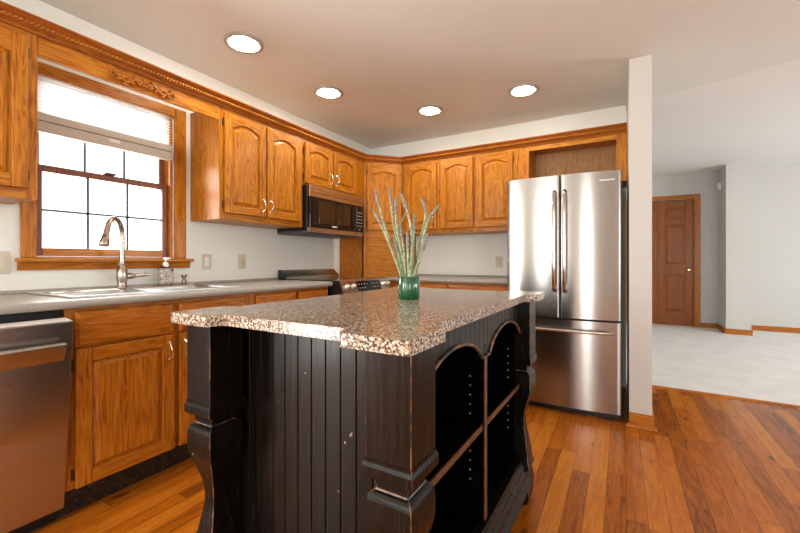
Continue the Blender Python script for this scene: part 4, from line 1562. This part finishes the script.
# tips measured on the picture, turned into points at several depths around the vase axis
spears = [
    (403, [(389, 240)], (375, 191), 1.43, 0.0060, 'tall asparagus spear leaning furthest left in the green vase'),
    (401.5, [(391.5, 250), (383, 229)], (372.5, 209), 1.39, 0.0054, 'shorter asparagus spear leaning left below the leftmost tall one'),
    (405, [(398, 247), (392.5, 216)], (389.5, 188.5), 1.46, 0.0060, 'tallest upright asparagus spear, second tip from the left'),
    (407, [(401, 250), (396.5, 226)], (395.5, 197), 1.41, 0.0058, 'asparagus spear with its tip third from the left, just left of centre'),
    (410, [(412, 242), (408.5, 216)], (400.5, 192.5), 1.37, 0.0060, 'tall asparagus spear at the centre with its tip bent to the left'),
    (411.5, [(413.5, 242)], (414.8, 214), 1.43, 0.0062, 'upright asparagus spear right of the centre of the bunch'),
    (413.5, [(420, 242), (425.5, 214)], (421.3, 198), 1.47, 0.0058, 'tall asparagus spear on the right with its tip bent to the left'),
    (415, [(421.5, 246), (428, 221)], (438.5, 206), 1.42, 0.0062, 'asparagus spear leaning furthest right in the green vase'),
    (416.5, [(420.5, 256)], (427.5, 234.5), 1.38, 0.0062, 'short thick asparagus spear low on the right of the bunch'),
    (409, [(408, 256)], (407.5, 232), 1.365, 0.0064, 'short asparagus spear low in the centre front of the bunch'),
    (406, [(403.5, 248)], (400.5, 226), 1.40, 0.0056, 'short asparagus spear low just left of the bunch centre'),
    (404, [(399, 258)], (393.5, 236), 1.42, 0.0056, 'shortest asparagus spear low on the left of the bunch'),
    (405.5, [(398, 236), (401.5, 221)], (410.5, 208), 1.48, 0.0032, 'thin asparagus side shoot slanting right behind the centre'),
]


def smooth(ctrl, n=6):
    out = []
    for i in range(len(ctrl) - 1):
        p0, p1, p2, p3 = ctrl[max(i - 1, 0)], ctrl[i], ctrl[i + 1], ctrl[min(i + 2, len(ctrl) - 1)]
        for q in range(n):
            t = q / n
            out.append(0.5 * (2 * p1 + (p2 - p0) * t + (2 * p0 - 5 * p1 + 4 * p2 - p3) * t * t + (3 * p1 - p0 - 3 * p2 + p3) * t ** 3))
    out.append(ctrl[-1])
    return out


for (rx, mids, tip, yt, rad, lab) in spears:
    yr = VY + max(-0.028, min(0.028, (yt - VY) * 0.6))
    Rm = ray_y(rx, 277.5, yr)
    rr_ = math.hypot(Rm.x - VX, Rm.y - VY)
    if rr_ > 0.033:
        Rm.x = VX + (Rm.x - VX) * 0.033 / rr_
        Rm.y = VY + (Rm.y - VY) * 0.033 / rr_
    B_ = Vector((VX + (Rm.x - VX) * 0.55, VY + (Rm.y - VY) * 0.55, GZ + 0.010))
    sp_ = thing('asparagus_spear', lab, 'asparagus', B_, group='asparagus spears in the green vase')
    ctrl = [B_, Rm]
    for k, m_ in enumerate(mids):
        f = (k + 1) / (len(mids) + 1)
        ctrl.append(ray_y(m_[0], m_[1], yr + (yt - yr) * f))
    ctrl.append(ray_y(tip[0], tip[1], yt))
    ctrl = [c - B_ for c in ctrl]
    line = smooth(ctrl, 6)
    # arc length split: the last 7.5 cm carry the closed bracts of the tip
    L = [0.0]
    for a, b in zip(line, line[1:]):
        L.append(L[-1] + (b - a).length)
    tot = L[-1]

    def at_len(d):
        for k in range(len(L) - 1):
            if d <= L[k + 1]:
                return line[k].lerp(line[k + 1], (d - L[k]) / max(1e-9, L[k + 1] - L[k]))
        return line[-1].copy()
    tl = min(0.072, 0.4 * (tot - 0.09))
    n_ = 14
    part('stem', MB().tube([at_len((tot - tl * 0.7) * k / n_) for k in range(n_ + 1)], [rad * (1 - 0.2 * k / n_) for k in range(n_ + 1)], 9), ['asparagus_green'], sp_)
    tp = [at_len(tot - tl + tl * k / 5) for k in range(6)]
    tm = MB().tube(tp, [rad * 0.8, rad * 0.95, rad, rad * 0.9, rad * 0.65, rad * 0.2], 8)

    def bract(d, a, rr, sc):
        pc = at_len(d)
        ax_ = (at_len(min(tot, d + 0.004)) - at_len(max(0, d - 0.004))).normalized()
        qr = ax_.to_track_quat('Z', 'Y').to_matrix()
        lean = Matrix.Rotation(a, 3, 'Z') @ Matrix.Rotation(0.35, 3, 'Y')
        tm.ellipsoid(pc + qr @ Vector((rr * cos(a), rr * sin(a), 0.002)), rad * 0.30 * sc, rad * 0.6 * sc, rad * 1.35 * sc, qr @ lean, 6, 4)
    nb = max(10, int(tl / 0.0042))
    for k in range(nb):
        t = k / nb
        bract(tot - tl + tl * t, k * 2.4, rad * (0.95 - 0.7 * max(0, t - 0.4) / 0.6), 1.0)
    span = tot - tl - 0.10
    for k in range(int(max(3, span / 0.022))):
        bract(0.10 + 0.022 * k, k * 2.1 + rx, rad * 0.85, 0.85)
    part('tip', tm, ['asparagus_tip'], sp_)

# ------------------------------------------------------------------ recessed ceiling lamps
labs = ['recessed ceiling light nearest the sink window, first from the left', 'recessed ceiling light above the microwave, second from the left',
        'recessed ceiling light above the back wall cabinets, third from the left', 'recessed ceiling light in front of the refrigerator, rightmost of the four']
for (x, y), lab in zip(((0.617, 1.661), (0.610, 2.496), (1.177, 3.26), (2.024, 3.255)), labs):
    t = thing('ceiling_light', lab, 'ceiling light', (x, y, CEIL), group='recessed kitchen ceiling lights')
    part('trim_ring', MB().lathe([(0.120, 0.0), (0.121, -0.008), (0.112, -0.016), (0.094, -0.013), (0.075, -0.003), (0.075, 0.0)], n=40, cap0=False, cap1=False), ['lamp_trim'], t)
    part('lens', MB().lathe([(0.074, -0.003), (0.070, -0.014), (0.056, -0.023), (0.032, -0.028), (0.005, -0.030)], n=32, cap0=True), ['lamp_glow'], t)

# ------------------------------------------------------------------ wall plates


def plate(name, label, cat, loc, rotz, w, h, kind):
    t = thing(name, label, cat, loc, rotz)
    part('plate', MB().box(-w / 2, w / 2, -0.006, -0.0005, -h / 2, h / 2), ['cream_plastic'], t, bevel=0.002)
    if kind == 'rocker':
        part('rocker', MB().box(-0.017, 0.017, -0.009, -0.005, -0.033, 0.033), ['white_plastic'], t, bevel=0.002)
    elif kind == 'double':
        for s in (-1, 1):
            part('rocker', MB().box(s * 0.023 - 0.017, s * 0.023 + 0.017, -0.009, -0.005, -0.033, 0.033), ['cream_plastic'], t, bevel=0.002)
    else:
        for s in (-1, 1):
            part('socket', MB().lathe([(0.017, -0.005), (0.017, -0.0085), (0.012, -0.009)], 0, 0, s * 0.02, 16, axis='y'), ['cream_plastic'], t)
        sl = MB()
        for s in (-1, 1):
            sl.box(-0.008, -0.005, -0.0095, -0.008, s * 0.02 - 0.002, s * 0.02 + 0.007).box(0.005, 0.008, -0.0095, -0.008, s * 0.02 - 0.002, s * 0.02 + 0.007)
        if cat == 'outlet' and kind == 'gfci':
            sl.box(-0.004, 0.004, -0.0095, -0.006, -0.004, 0.004)
        part('slot', sl, ['dark_slot'], t)
    return t


plate('light_switch', 'cream wall switch plate left of the sink window at the photo edge', 'switch', (0.001, 0.672, 1.075), R90, 0.116, 0.116, 'double')
plate('light_switch', 'cream rocker switch plate right of the sink window above the counter', 'switch', (0.001, 1.812, 1.078), R90, 0.074, 0.116, 'rocker')
plate('wall_outlet', 'cream outlet under the two door cabinet left of the range', 'outlet', (0.001, 2.125, 1.078), R90, 0.074, 0.116, 'gfci')
plate('wall_outlet', 'cream outlet on the back wall beside the refrigerator', 'outlet', (1.612, YB - 0.001, 1.073), 0, 0.074, 0.116, 'duplex')

se = thing('wall_sensor', 'small white sensor box high on the far jutting wall', 'sensor', (4.137, 8.10, 2.300), radians(-90))
part('housing', MB().box(-0.05, 0.05, -0.04, -0.001, -0.062, 0.062), ['white_plastic'], se, bevel=0.008)
part('lens', MB().box(-0.03, 0.03, -0.043, -0.039, -0.045, 0.0), ['cream_plastic'], se, bevel=0.002)
